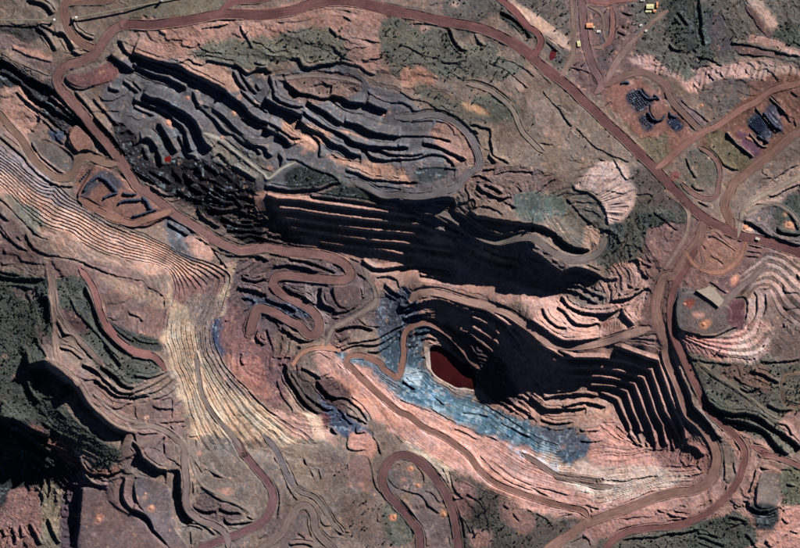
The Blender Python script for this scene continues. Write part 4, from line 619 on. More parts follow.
# ------------------------------------------------------------------ object helpers
def tag(o, label=None, cat=None, group=None, kind=None):
    if label: o['label'] = label
    if cat: o['category'] = cat
    if group: o['group'] = group
    if kind: o['kind'] = kind
    return o
def wx(p): return (np.asarray(p)[..., 0]-CX)*S
def wy(p): return (CY-np.asarray(p)[..., 1])*S
def mesh_np(name, V, Fq, m, parent=None, colors=None, uv=None):
    me = bpy.data.meshes.new(name); V = np.asarray(V, np.float32); Fq = np.asarray(Fq, np.int32)
    me.vertices.add(len(V)); me.vertices.foreach_set('co', V.ravel())
    k = Fq.shape[1]; me.loops.add(Fq.size); me.loops.foreach_set('vertex_index', Fq.ravel())
    me.polygons.add(len(Fq)); me.polygons.foreach_set('loop_start', np.arange(0, Fq.size, k, dtype=np.int32))
    me.polygons.foreach_set('loop_total', np.full(len(Fq), k, np.int32))
    if colors is not None:
        c = me.attributes.new('soil', 'FLOAT_COLOR', 'POINT'); ca = np.ones((len(V), 4), np.float32); ca[:, :3] = colors; c.data.foreach_set('color', ca.ravel())
    if uv is not None:
        l = me.uv_layers.new(name='UVMap'); l.data.foreach_set('uv', np.asarray(uv, np.float32)[Fq.ravel()].ravel())
    me.materials.append(m); me.update(); me.validate()
    me.shade_flat()
    o = bpy.data.objects.new(name, me); COL.objects.link(o)
    if parent: o.parent = parent
    return o
def empty(name, loc=(0, 0, 0), rz=0):
    o = bpy.data.objects.new(name, None); COL.objects.link(o); o.location = loc; o.rotation_euler = (0, 0, rz); o.empty_display_size = 1; return o
class MB:
    def __init__(s): s.v = []; s.f = []
    def add(s, v, f):
        n_ = len(s.v); s.v += [tuple(p) for p in v]; s.f += [tuple(i+n_ for i in q) for q in f]
    def box(s, x0, y0, z0, x1, y1, z1):
        s.add([(x0,y0,z0),(x1,y0,z0),(x1,y1,z0),(x0,y1,z0),(x0,y0,z1),(x1,y0,z1),(x1,y1,z1),(x0,y1,z1)], [(0,3,2,1),(4,5,6,7),(0,1,5,4),(1,2,6,5),(2,3,7,6),(3,0,4,7)])
    def bar(s, a, b, r, n_=6, r2=None):
        a = Vector(a); b = Vector(b); d = (b-a).normalized(); u = d.orthogonal().normalized(); w_ = d.cross(u); r2 = r if r2 is None else r2
        v = [a+(u*math.cos(t)+w_*math.sin(t))*r for t in [2*math.pi*k/n_ for k in range(n_)]]+[b+(u*math.cos(t)+w_*math.sin(t))*r2 for t in [2*math.pi*k/n_ for k in range(n_)]]
        s.add(v, [(k, (k+1) % n_, n_+(k+1) % n_, n_+k) for k in range(n_)]+[tuple(range(n_))[::-1], tuple(range(n_, 2*n_))])
    def cyl(s, c, ax, r, w_, n_=14):
        c = Vector(c); ax = Vector(ax).normalized(); s.bar(c-ax*w_/2, c+ax*w_/2, r, n_)
    def gable(s, x0, y0, x1, y1, z, h, ov=.4):
        ym = (y0+y1)/2; x0 -= ov; x1 += ov; y0 -= ov; y1 += ov
        s.add([(x0,y0,z),(x1,y0,z),(x1,y1,z),(x0,y1,z),(x0,ym,z+h),(x1,ym,z+h)], [(0,1,5,4),(2,3,4,5),(0,4,3),(1,2,5),(0,3,2,1)])
    def build(s, name, m, parent=None):
        me = bpy.data.meshes.new(name); me.from_pydata(s.v, [], s.f); me.materials.append(m); me.update()
        o = bpy.data.objects.new(name, me); COL.objects.link(o)
        if parent: o.parent = parent
        return o

# ------------------------------------------------------------------ terrain split into named pieces of ground
LAB = np.zeros(X.shape, np.int32)
PIECES = [('ground', 'pinkish brown bare ground of the mine around the pits, dumps and roads', 'ground')]
def piece(nm, lab, cat, P, amp=2.0):
    PIECES.append((nm, lab, cat)); jj, ii = bbox(P, 8); m = inside(smooth(P, 4, True), (X+amp*WXn)[jj, ii], (Y+amp*WYn)[jj, ii])
    LAB[jj, ii] = np.where(m, len(PIECES)-1, LAB[jj, ii])
piece('hillside', 'brown and greenish hillside sloping from the top road to the grey dump', 'hillside', F("140,25 240,22 345,8 420,30 500,50 560,85 640,170 660,215 600,262 540,225 480,160 400,95 340,65 260,78 130,55"))
piece('forest_slope', 'dark green forested slope at the left edge', 'hillside', F("-12,275 48,282 52,345 45,390 90,440 85,470 40,430 -12,420"))
piece('scrub_slope', 'scrub covered slope on the right below the pale cuts', 'hillside', F("692,352 760,360 812,345 812,452 770,442 730,420 705,402"))
piece('scrub_hill', 'green scrub hill at the top right corner above the pale cliff', 'hillside', F("640,-12 812,-12 812,64 740,60 660,66 630,40"))
piece('plant_yard', 'mauve brown yard of tracks and ore stockpiles on the upper right', 'yard', F("600,88 650,74 720,118 790,78 812,90 812,130 730,190 690,200 640,150"))
piece('waste_dump', 'grey terraced waste dump stepping down toward the pit', 'dump', F("112,58 200,62 262,80 285,72 340,66 400,95 465,128 484,162 470,185 430,212 345,186 285,195 235,168 200,176 150,186 125,165 100,120"))
piece('ore_slope', 'blackish rough ore slope between the long road and the grey dump', 'slope', F("128,165 200,172 262,190 262,228 300,250 240,243 190,215 140,182"))
piece('open_pit', 'deep open pit around the dark red pond', 'pit', F("262,190 330,198 405,208 440,232 520,258 560,285 620,262 652,290 655,335 690,400 715,455 690,480 600,470 540,455 440,400 350,345 330,330 370,290 300,255"))
piece('west_pit', 'amphitheatre shaped western pit with reddish floor', 'pit', F("236,266 290,262 345,285 330,345 290,365 320,440 290,425 236,376 213,335"))
WALLP = [('north_pit_wall', 'black shaded north wall of the pit crossed by thin pale berms', F("258,190 330,196 405,206 440,235 520,262 515,300 470,292 420,282 385,288 320,250 290,236 262,215"), [20, 0, -20, -40, -60, -78]),
 ('east_pit_wall', 'angled dark east wall of the pit with evenly spaced pale berms', F("545,342 600,347 660,352 672,400 690,440 645,448 615,405 560,390 545,360"), [2, -13, -29, -45, -61, -75]),
 ('lower_pit_wall', 'black lower pit wall between the pale bench road and the pond', F("420,302 470,306 530,332 560,352 550,385 500,390 450,335 410,330"), [-56, -66, -82, -98, -112])]
mats_ = [M_SOIL]
VX = np.stack([wx(np.stack([X, Y], -1)), wy(np.stack([X, Y], -1)), H], -1).reshape(-1, 3); VC = RGB.reshape(-1, 3)
idx = np.arange(NX*NY).reshape(NY, NX)
QF = np.stack([idx[:-1, :-1], idx[1:, :-1], idx[1:, 1:], idx[:-1, 1:]], -1).reshape(-1, 4)
FL = LAB.copy(); fam = FAMLAB; groups = {}
wl = np.full(X.shape, -1, np.int32)
for q, (nm, lab, P, lv) in enumerate(WALLP):
    jj, ii = bbox(P, 3); m = inside(P, XW[jj, ii], YW[jj, ii]); lvl = np.zeros(H[jj, ii].shape, int)
    for z in lv: lvl += H[jj, ii] < z-9
    wl[jj, ii] = np.where(m, q*100+lvl, wl[jj, ii])
key = np.where(wl >= 0, 20000+wl, np.where(fam >= 0, 10000+fam, FL))
fk = key[:-1, :-1].ravel()
def grid_piece(nm, k, parent=None):
    q = QF[fk == k]
    u, inv = np.unique(q, return_inverse=True)
    return mesh_np(nm, VX[u], inv.reshape(-1, 4), M_SOIL, parent, VC[u])
for k, (nm, lab, cat) in enumerate(PIECES):
    tag(grid_piece(nm, k), lab, cat, kind='structure')
FAMTXT = ['long cream and pink stepped wall sweeping from the left edge round the western pit', 'pink lower strip of the southern pit wall below the ramp', 'pink upper strip of the southern pit wall above the ramp',
 'blue grey ore slope south of the red pond', 'small blue grey ore face by the hairpin', 'pink cut slope under the pale slab on the right', 'pale pink banked cuts at the right edge beside the yard track', 'cream and pink banked slope at the foot of the pit']
for base, n_, txt in ((10000, len(FAMS), None), (20000, len(WALLP), None)):
    for q in range(n_):
        ks = [k for k in np.unique(fk) if base+q*100 <= k < base+q*100+100]
        if not ks: continue
        nm = FAMS[q][0] if base == 10000 else WALLP[q][0]
        r = tag(empty(nm), FAMTXT[q] if base == 10000 else WALLP[q][1], 'pit wall', kind='structure')
        for k in ks: grid_piece('bench', k, r)

# ------------------------------------------------------------------ road sheets with safety berms
rmats = {}
ALLR = [(P, hw) for P, hw, s in ROADINFO]
for q, ((nm, lab, P0, w, col, k), (P, hw, seg)) in enumerate(zip(ROADS, ROADINFO)):
    tg = np.gradient(P, axis=0); tg /= np.hypot(tg[:, 0], tg[:, 1])[:, None]+1e-9; nr = np.c_[-tg[:, 1], tg[:, 0]]
    offs = np.linspace(-hw, hw, 9); n_ = len(P); cols = len(offs)
    jit = .3*vnoise(seg, seg*0, 4, 300+q); tap_ = .4+.6*sstep(np.minimum(seg, seg[-1]-seg)/7.0)
    pts = np.concatenate([P+nr*(o*tap_*(1+jit*.3))[:, None] for o in offs]); z = sample(H, pts)+.40+.03*(q % 12)
    V = np.c_[wx(pts), wy(pts), z]; idr = np.arange(cols*n_).reshape(cols, n_)
    q4 = np.stack([idr[:-1, :-1], idr[1:, :-1], idr[1:, 1:], idr[:-1, 1:]], -1).reshape(-1, 4)
    uv = np.c_[np.repeat(np.linspace(0, 1, cols), n_), np.tile(seg*S, cols)]
    rmats[col] = mat('road_surface', tuple(np.clip((lin(col)*.82+lin(col).mean()*.18)*(1.02+.12*math.sin(q*2.3)), 0, .8)), streak=True, var=.14, scale=.12)
    # wind: make the faces look up
    a, b, c = V[q4[0][0]], V[q4[0][1]], V[q4[0][2]]
    if np.cross(b-a, c-a)[2] < 0: q4 = q4[:, ::-1]
    ro = tag(mesh_np(nm, V, q4, rmats[col], None, None, uv), lab, 'road', kind='structure')
    for sgn in (-1, 1):
        base = P+nr*(sgn*(hw*tap_+.45))[:, None]; ok = np.ones(n_, bool)
        for q2, (P2, hw2) in enumerate(ALLR):
            if q2 == q: continue
            bb = (base[:, 0] > P2[:, 0].min()-9) & (base[:, 0] < P2[:, 0].max()+9) & (base[:, 1] > P2[:, 1].min()-9) & (base[:, 1] < P2[:, 1].max()+9)
            if not bb.any(): continue
            d2 = ((base[bb, None]-P2[None, ::2])**2).sum(2).min(1); ok[np.where(bb)[0][d2 < (hw2+.6)**2]] = False
        # berms are graded away here and there
        ok &= vnoise(seg, seg*0+q*9.7+sgn*3, 15, 77) > (-.25 if w < 4 else -.42)
        hb = (1.0 if w < 4 else 1.9)*(1+.5*vnoise(seg, seg*0, 3, 500+q))
        ww = .30 if w < 4 else .45
        prof = [(-ww*1.3, -.8), (-ww*.35, 1), (ww*.35, 1), (ww*1.3, -.8)]
        zb = sample(H, base); rows = []
        for o, e in prof:
            pp = base+nr*(o*sgn); rows.append(np.c_[wx(pp), wy(pp), np.where(e > 0, np.maximum(zb, sample(H, pp))+hb, np.minimum(zb, sample(H, pp))-.8)])
        Vb = np.concatenate(rows); ib = np.arange(4*n_).reshape(4, n_)
        qb = np.stack([ib[:-1, :-1], ib[1:, :-1], ib[1:, 1:], ib[:-1, 1:]], -1)[:, (ok[:-1] & ok[1:])].reshape(-1, 4)
        if len(qb) < 9: continue
        u, inv = np.unique(qb, return_inverse=True); qb = inv.reshape(-1, 4); Vb = Vb[u]
        bc = np.stack([sample(RGB[..., c_], np.tile(base+nr*(sgn*1.6), (4, 1))) for c_ in range(3)], -1)[u]
        a, b, c = Vb[qb[0][0]], Vb[qb[0][1]], Vb[qb[0][2]]
        
        mesh_np('safety_berm', Vb, qb if sgn > 0 else qb[:, ::-1], M_SOIL, ro, bc)

# ------------------------------------------------------------------ ponds
def pond(P, z, rgb, nm, lab):
    Pp = smooth(P, 1.5, True); c = Pp.mean(0); k = len(Pp)
    rings = [c+(Pp-c)*s_ for s_ in (.33, .66, 1.0)]
    pts = np.concatenate([c[None]]+rings); V = np.c_[wx(pts), wy(pts), np.full(len(pts), z)]
    f = []
    for i in range(k):
        j = (i+1) % k; f.append((0, 1+i, 1+j, 1+j))
        for r_ in range(2): f.append((1+r_*k+i, 1+(r_+1)*k+i, 1+(r_+1)*k+j, 1+r_*k+j))
    f3 = [q for q in f if q[2] != q[3]]; f0 = [q[:3] for q in f if q[2] == q[3]]
    me = bpy.data.meshes.new(nm); ff = f0+f3
    a, b, cc_ = V[ff[0][0]], V[ff[0][1]], V[ff[0][2]]
    if np.cross(b-a, cc_-a)[2] < 0: ff = [q[::-1] for q in ff]
    me.from_pydata(V.tolist(), [], ff); me.materials.append(simple('red_water', rgb, rough=.18, spec=.4, var=.4, scale=.014)); me.update()
    o = bpy.data.objects.new(nm, me); COL.objects.link(o); tag(o, lab, 'pond', kind='structure')
zc_ = lambda P: float(sample(H, P.mean(0)[None])[0])
pond(POND, zc_(POND)+2.0, (60, 21, 22), 'pond', 'large dark red pond at the bottom of the open pit')
pond(SM1, zc_(SM1)+.8, (112, 26, 26), 'pond', 'tiny bright red pond on the dark ore slope at the left')
pond(SM2, zc_(SM2)+.8, (96, 36, 44), 'pond', 'small dark maroon pool beside the upper road junction')

# ------------------------------------------------------------------ ore heaps, ridges, soil mounds
M_ORE = simple('dark_ore', (66, 72, 88), var=.35, scale=.4); M_ORE2 = simple('blue_ore', (52, 64, 88), var=.35, scale=.4)
M_ORG = simple('orange_soil', (205, 146, 114), var=.2, scale=.3); M_PINK = simple('pink_soil', (202, 150, 128), var=.2, scale=.3); M_DUST = simple('grey_soil', (128, 112, 106), var=.2, scale=.3)
def heap_mesh(seed, n_=9, rings=3):
    r = random.Random(seed); v = [(0, 0, 1)]; f = []
    for a in range(1, rings+1):
        for k in range(n_):
            t = 2*math.pi*k/n_+.3*a; rr = a/rings*(1+r.uniform(-.16, .16)); z = max(-.25, 1-(a/rings)**1.15*1.2+r.uniform(-.1, .1))
            v.append((rr*math.cos(t), rr*math.sin(t), z if a < rings else -.3))
    for k in range(n_): f.append((0, 1+k, 1+(k+1) % n_))
    for a in range(rings-1):
        for k in range(n_):
            i = 1+a*n_; f.append((i+k, i+n_+k, i+n_+(k+1) % n_, i+(k+1) % n_))
    me = bpy.data.meshes.new('heap'); me.from_pydata(v, [], f); me.update(); return me
HM = {}
def heap(nm, x, y, r, h, m, lab, cat, group=None):
    k = (m.name, random.randrange(4))
    if k not in HM: HM[k] = heap_mesh(k[1]); HM[k].materials.append(m)
    o = bpy.data.objects.new(nm, HM[k]); COL.objects.link(o); z = float(sample(H, np.array([[x, y]]))[0])
    o.location = ((x-CX)*S, (CY-y)*S, z); o.scale = (r*S, r*S*random.uniform(.85, 1.1), h); o.rotation_euler = (0, 0, random.uniform(0, 6.28))
    return tag(o, lab, cat, group)
def grid_heaps(c4, nu, nv, r, h, m, lab, group):
    c4 = np.asarray(c4)
    for i in range(nu):
        for j in range(nv):
            u = (i+.5)/nu; v = (j+.5)/nv; p = (c4[0]*(1-u)+c4[1]*u)*(1-v)+(c4[3]*(1-u)+c4[2]*u)*v
            heap('ore_heap', p[0]+random.uniform(-.3, .3), p[1]+random.uniform(-.3, .3), r*random.uniform(.85, 1.15), h*random.uniform(.75, 1.2), m, lab, 'ore heap', group)
QZ = lambda s: nums(s)/8.846+np.array([620.0, 78.0])
grid_heaps(QZ("50,150 160,105 260,225 150,298"), 6, 9, 1.35, 4.5, M_ORE, 'small dark ore heap in the largest yard of packed heaps', 'ore heaps in the largest yard')
grid_heaps(QZ("160,365 235,320 320,400 250,450"), 4, 5, 1.25, 4.0, M_ORE, 'small dark ore heap in the middle yard of packed heaps', 'ore heaps in the middle yard')
grid_heaps(QZ("410,390 450,345 540,430 490,480"), 4, 5, 1.4, 3.4, M_ORE2, 'small blue ore heap in the yard beside the curving lane', 'ore heaps in the blue yard')
def ridge(nm, P, w, h, m, lab, cat, group=None, flat=.25):
    P = smooth(P, 1.0); n_ = len(P); tg = np.gradient(P, axis=0); tg /= np.hypot(tg[:, 0], tg[:, 1])[:, None]+1e-9; nr = np.c_[-tg[:, 1], tg[:, 0]]
    rows = []; endt = sstep(np.minimum(np.arange(n_), np.arange(n_)[::-1])/1.6)
    for o, e in ((-1, -.15), (-.62, .55), (-flat, 1), (flat, 1), (.62, .55), (1, -.15)):
        wob = np.array([random.uniform(-.12, .12) for _ in range(n_)])
        pp = P+nr*(w*.5*(o+wob)[:, None]); z = sample(H, pp)
        rows.append(np.c_[wx(pp), wy(pp), z+np.where(e > 0, (e+wob*.8)*h*endt, -.6)])
    V = np.concatenate(rows); ib = np.arange(6*n_).reshape(6, n_); q4 = np.stack([ib[:-1, :-1], ib[1:, :-1], ib[1:, 1:], ib[:-1, 1:]], -1).reshape(-1, 4)
    k = len(q4)//2; a, b, c = V[q4[k][0]], V[q4[k][1]], V[q4[k][2]]
    if np.cross(b-a, c-a)[2] < 0: q4 = q4[:, ::-1]
    return tag(mesh_np(nm, V, q4, m), lab, cat, group)
for s_, w_, l_ in (("165,108 205,160 255,192 325,178", 2.6, 'dark ridge standing in for pad shadow along the upper right side of the largest heap yard'), ("238,305 275,362 318,384 365,372 390,330", 2.8, 'hooked dark ridge standing in for pad shadow beside the middle heap yard'), ("425,300 450,335 500,350", 2.2, 'short dark ridge standing in for pad shadow above the blue heap yard'), ("0,60 40,40 80,55", 3.0, 'dark ore bank at the upper left corner of the heap yards'), ("290,150 320,170 345,200", 1.8, 'short dark ore bank by the curving lane')):
    ridge('ore_or_shade_bank', QZ(s_), w_, 6, M_ORE, l_, 'ore bank')  # some are dark ridges added where the raised pads cast shadow
SZ = lambda s: nums(s)/8.43+np.array([725.0, 95.0])
a0, a1, b0, b1 = SZ("190,250 278,172 296,345 345,262")
for k in range(9):
    t = (k+.5)/9; p = a0*(1-t)+a1*t; q = b0*(1-t)+b1*t
    ridge('ore_windrow', np.array([p, p*.5+q*.5, q]), 1.35, 4.5, M_ORE2, '%s of the nine parallel blue ore windrows counted from the lower left' % ('first', 'second', 'third', 'fourth', 'fifth', 'sixth', 'seventh', 'eighth', 'ninth')[k], 'ore windrow', 'parallel ore windrows in the stockyard')
ridge('ore_windrow', SZ("315,150 350,190 400,250 460,300"), 3.6, 8, M_ORE, 'thick black ore bank on the right of the parallel windrows', 'ore windrow')
ridge('ore_windrow', SZ("265,340 300,365 345,395 365,408"), 2.6, 6, M_ORE, 'short black ore bank below the parallel windrows', 'ore windrow')
ridge('ore_windrow', SZ("250,112 300,170 350,225 410,285"), 1.6, 5, M_DUST, 'long dusty bank dividing the windrows from the grey pad', 'ore windrow')
ridge('ore_windrow', SZ("370,25 430,80 500,150"), 1.8, 5, M_DUST, 'dusty bank at the upper right corner of the stockyard', 'ore windrow')
ridge('ore_windrow', SZ("10,320 70,390 140,450 235,525"), 2.4, 7, M_DUST, 'dark edged bank on the lower left side of the purple pad', 'ore windrow')
ridge('ore_windrow', SZ("200,325 240,370 300,430 350,440"), 1.8, 5, M_DUST, 'dusty bank between the purple pad and the windrows', 'ore windrow')
for t in range(5):
    p = SZ("165,360")[0]+np.array([1.15*t, .35*t-1.0]); 
    ridge('ore_windrow', np.array([p, p+np.array([1.8, 2.2]), p+np.array([3.3, 4.3])]), .9, 2.5, M_PINK, 'short thin pink windrow on the purple pad', 'ore windrow', 'pink windrows on the purple pad')
PZ = lambda s: nums(s)/7.27+np.array([75.0, 160.0])
for s_, w_, l_ in (("65,232 95,180 150,130 185,118", 4.0, 'dark ore bank along the upper left side of the western pad'), ("180,120 230,150 275,200 308,235", 4.5, 'dark ore bank crossing the middle of the western pad'), ("205,282 250,258 310,238", 3.5, 'short dark ore bank joined to the middle of the western pad'),
                    ("312,325 350,300 420,292 485,290", 3.0, 'dark grey ore bank beside the purple strip on the western pad'), ("485,270 520,300 545,350 565,362", 4.0, 'curved dark ore bank near the long road on the western pad'), ("415,410 470,400 540,375 595,362", 2.6, 'thin dark ore bank along the lower side of the western pad'), ("345,240 390,250 450,248", 2.2, 'small grey ore bank above the purple strip')):
    ridge('ore_or_shade_bank', PZ(s_), w_, 7, M_ORE, l_, 'ore bank')
for t in range(6):
    p = PZ("40,150")[0]+np.array([1.9*t, -2.1*t]); heap('ore_heap', p[0], p[1], 1.5, 4, M_ORE, 'grey ore heap in the line at the upper left corner of the western pad', 'ore heap', 'line of ore heaps on the western pad')
for x, y, r, m, l in [(411, 469, 2.6, M_ORG, 'orange soil mound on the grey loop, topmost of the orange mounds there'), (418, 486, 2.4, M_ORG, 'orange soil mound on the grey loop by the road edge'), (394, 517, 3.2, M_ORG, 'bright orange soil mound left of the dark maroon loop'), (444, 514.5, 3.2, M_ORG, 'round orange soil mound beside the maroon road at the bottom'),
                      (98, 520, 3.2, M_PINK, 'pink soil mound on the grey plateau at the bottom left'), (150, 508, 3.4, M_PINK, 'pink soil mound on the narrow plateau by the dark gully'), (145, 494, 1.8, M_PINK, 'small pink soil mound at the top of the narrow plateau'), (701, 106, 2.0, M_ORG, 'pale orange soil mound beside the plant lane'), (384, 116, 2.6, M_PINK, 'pale mound at the end of the black dump ridge'), (168, 124, 4, M_PINK, 'pale mound on the dark dump slope at the left'),
                      (188, 98, 2.4, M_PINK, 'pink mound on the upper dump terrace'), (234, 114, 2.4, M_PINK, 'pink mound in the middle of the dump terraces'), (222, 138, 2, M_PINK, 'pink mound beside the pale dump track'), (223, 58, 0.1, M_PINK, ''), (684, 304, 2, M_PINK, 'reddish mound on the grey pad by the pale slab'), (703, 324, 3.2, M_ORG, 'orange mound at the lower edge of the grey pad'), (744, 228, 3.4, M_ORG, 'pale orange mound beside the main road near the junction'), (788, 224, 2.4, M_ORG, 'orange mound on the green knoll at the right edge'), (147, 417, 2, M_PINK, 'pale mound on the brown terrace west of the cream benches')]:
    if l: heap('soil_mound', x, y, r, r*.9, m, l, 'soil mound')
for k, (x, y) in enumerate([(468, 165), (471, 161), (473, 168), (466, 162), (470, 169), (476, 172), (478, 165), (464, 167), (480, 175), (462, 163)]):
    heap('boulder', x, y, .7, 2.5, M_PINK if k % 2 else simple('pale_rock', (215, 205, 190)), 'pale boulder in the scatter at the end of the dump road', 'boulder', 'boulders at the end of the dump road')

# ------------------------------------------------------------------ buildings
M_WALL = simple('painted_wall', (205, 195, 180), var=.08); M_YEL = simple('pale_yellow_roof', (228, 222, 170), var=.1); M_ROOF = simple('orange_roof', (240, 165, 125), var=.12); M_WHT = simple('white_roof', (232, 228, 220), var=.08)
M_GLASS = simple('window_glass', (40, 48, 58), rough=.1, spec=.5, var=.05); M_DOOR = simple('door_paint', (90, 70, 62), var=.1); M_STEEL = simple('galvanised_steel', (140, 132, 116), var=.12, rough=.6); M_DARK = simple('dark_rubber', (36, 35, 36), var=.1); M_TRUCK = simple('truck_paint', (214, 205, 190), var=.1, rough=.5); M_CONC = simple('concrete', (178, 162, 146), var=.16, scale=.12)
def building(nm, x, y, rz, lx, ly, h, roofm, lab, gable=1.6, flat=False):
    z = float(sample(H, np.array([[x, y]]))[0]); r = tag(empty(nm, ((x-CX)*S, (CY-y)*S, z), math.radians(rz)), lab, 'building')
    b = MB(); b.box(-lx/2, -ly/2, -1.5, lx/2, ly/2, h); b.build('wall', M_WALL, r)
    b = MB()
    if flat: b.box(-lx/2-.4, -ly/2-.4, h+.003, lx/2+.4, ly/2+.4, h+.5)
    else: b.gable(-lx/2, -ly/2, lx/2, ly/2, h+.003, gable)
    rf = b.build('roof', roofm, r)
    b = MB(); b.box(-.8, -.5, 0, .8, .5, .9); v_ = b.build('roof_vent', M_STEEL, rf); v_.location = (lx*.2, 0, h+.4+(0 if flat else gable*.9))
    nw = max(2, int(lx/4)); first = None
    for sgn in (-1, 1):
        for k in range(nw):
            xx = -lx/2+lx*(k+.5)/nw
            if first is None:
                b = MB(); b.box(-.7, -.06, -.6, .7, .06, .6); w_ = b.build('window', M_GLASS, r); first = w_
            else: w_ = first.copy(); COL.objects.link(w_); w_.parent = r
            w_.location = (xx, sgn*(ly/2+.03), h*.55)
    b = MB(); b.box(lx/2, -.6, 0, lx/2+.08, .6, 2.1); b.build('door', M_DOOR, r)
    return r
BZ = lambda a, b: (570+a/8.42, b/8.42)
building('office_building', *BZ(668, 62), 0, 21, 13, 5, M_YEL, 'pale yellow roofed building of the cluster at the top right', 1.0)
building('office_building', *BZ(655, 104), 0, 17, 5, 4, M_YEL, 'narrow pale building below the yellow roofed one', .8)
building('office_building', *BZ(729, 48), 0, 4.5, 17, 4, M_ROOF, 'slim orange roofed wing on the right of the yellow roofed building', .9)
building('office_building', *BZ(708, 100), 0, 8, 7, 4.5, M_ROOF, 'small orange roofed block at the lower corner of the cluster', .9)
building('office_building', *BZ(605, 8), 0, 12, 6, 4, M_WHT, 'white roofed building cut by the top edge', .8)
building('workshop_building', *BZ(160, 222), 0, 19, 13, 7, M_ROOF, 'orange roofed workshop beside the broad plant road', 1.2)
building('workshop_building', *BZ(194, 238), 0, 5, 6, 4, M_YEL, 'tiny pale annex on the right of the orange roofed workshop', .6)
building('guard_hut', *BZ(70, 375), 8, 9, 16, 4.5, M_YEL, 'pale hut on the strip between the plant roads', .8)
building('guard_hut', *BZ(236, 272), 0, 11, 6, 3.5, M_WHT, 'small white topped hut below the orange roofed workshop', .6)
building('guard_hut', *BZ(592, 220), 15, 7, 5, 3.5, M_WHT, 'small white hut at the bend of the straight track', .6)
building('guard_hut', *BZ(636, 266), 15, 7, 5, 3.5, M_WHT, 'small white hut beside the scrub below the yellow roofed building', .6)
building('guard_hut', *BZ(454, 222), 0, 7, 7, 4, M_DOOR, 'dark square shed in the plant yard, left of the pair', .6, True)
building('guard_hut', *BZ(488, 230), 0, 6, 6, 4, M_DOOR, 'dark square shed in the plant yard, right of the pair', .6, True)
# pale slab on the grey pad
LZ = lambda s: nums(s)/9.13+np.array([685.0, 275.0])
Ps = LZ("95,140 170,125 215,98 250,120 345,225 330,262 300,292 240,240 160,185"); zt = float(sample(H, Ps).max())+6
k = len(Ps); V = [(a, b, zt) for a, b in zip(wx(Ps), wy(Ps))]+[(a, b, zt-16) for a, b in zip(wx(Ps), wy(Ps))]
f = [tuple(range(k))[::-1]]+[(i, (i+1) % k, k+(i+1) % k, k+i) for i in range(k)]
if (V[1][0]-V[0][0])*(V[2][1]-V[0][1])-(V[1][1]-V[0][1])*(V[2][0]-V[0][0]) > 0: f = [q[::-1] for q in f]
b = MB(); b.add(V, f); r = tag(empty('concrete_slab', (0, 0, 0)), 'raised pale concrete slab on the grey pad in the east', 'slab'); b.build('deck', M_CONC, r)
for t in (.25, .5, .75):
    p = LZ("95,140")[0]*(1-t)+LZ("300,292")[0]*t; q = LZ("215,98")[0]*(1-t)+LZ("345,225")[0]*t; p = p*.9+q*.1; q = q*.9+p*.1; b = MB()
    b.bar(((p[0]-CX)*S, (CY-p[1])*S, zt+.1), ((q[0]-CX)*S, (CY-q[1])*S, zt+.1), .5, 4); b.build('kerb', M_CONC, r)

# ------------------------------------------------------------------ conveyors
def tower(x, y, lab):
    z = float(sample(H, np.array([[x, y]]))[0]); r = tag(empty('transfer_tower', ((x-CX)*S, (CY-y)*S, z)), lab, 'tower')
    b = MB(); b.box(-3, -3, 8, 3, 3, 15); b.build('housing', M_WHT, r); b = MB(); b.gable(-3, -3, 3, 3, 15.003, 1.2); b.build('roof', M_WHT, r)
    for sx in (-2.5, 2.5):
        for sy in (-2.5, 2.5): b = MB(); b.bar((sx, sy, -3), (sx, sy, 8), .35); b.build('leg', M_STEEL, r)
def conveyor(p, q, lab, hh=11):
    p = np.array(p, float); q = np.array(q, float); z0 = float(sample(H, p[None])[0])+hh; z1 = float(sample(H, q[None])[0])+hh
    a = Vector(((p[0]-CX)*S, (CY-p[1])*S, z0)); c = Vector(((q[0]-CX)*S, (CY-q[1])*S, z1)); d = c-a; Ln = d.length
    r = tag(empty('conveyor'), lab, 'conveyor'); dn = d.normalized(); sd_ = Vector((-dn.y, dn.x, 0)).normalized(); up = Vector((0, 0, 1))
    def beam(o0, o1, h0, h1, nm, m):
        v = []
        for e in (a, c):
            for o, h in ((o0, h0), (o1, h0), (o1, h1), (o0, h1)): v.append(e+sd_*o+up*h)
        b = MB(); b.add(v, [(0, 1, 2, 3), (7, 6, 5, 4), (0, 4, 5, 1), (1, 5, 6, 2), (2, 6, 7, 3), (3, 7, 4, 0)]); b.build(nm, m, r)
    beam(-1.8, 1.8, 0, 1.2, 'belt_cover', M_STEEL); beam(-2.5, -1.9, -.6, .1, 'walkway', M_STEEL); beam(1.9, 2.5, -.6, .1, 'walkway', M_STEEL)
    n_ = max(3, int(Ln/36))
    for k in range(1, n_):
        e = a+d*(k/n_); mp = np.array([[e.x/S+CX, CY-e.y/S]]); zg = float(sample(H, mp)[0]); b = MB()
        for o in (-1.6, 1.6): b.bar(e+sd_*o, Vector((e.x, e.y, zg-2))+sd_*o*1.5, .3, 5)
        b.build('trestle', M_STEEL, r)
conveyor((-25, 21.2), (55, 20.6), 'straight overhead conveyor running in from the left edge')
conveyor((78, 18.5), (215, -7), 'straight overhead conveyor rising to the upper edge from the hooked road')
tower(55.5, 20.8, 'white transfer tower at the end of the left conveyor'); tower(77.5, 18.5, 'white transfer tower at the start of the right conveyor'); tower(163, 1.5, 'white transfer tower part way along the right conveyor')

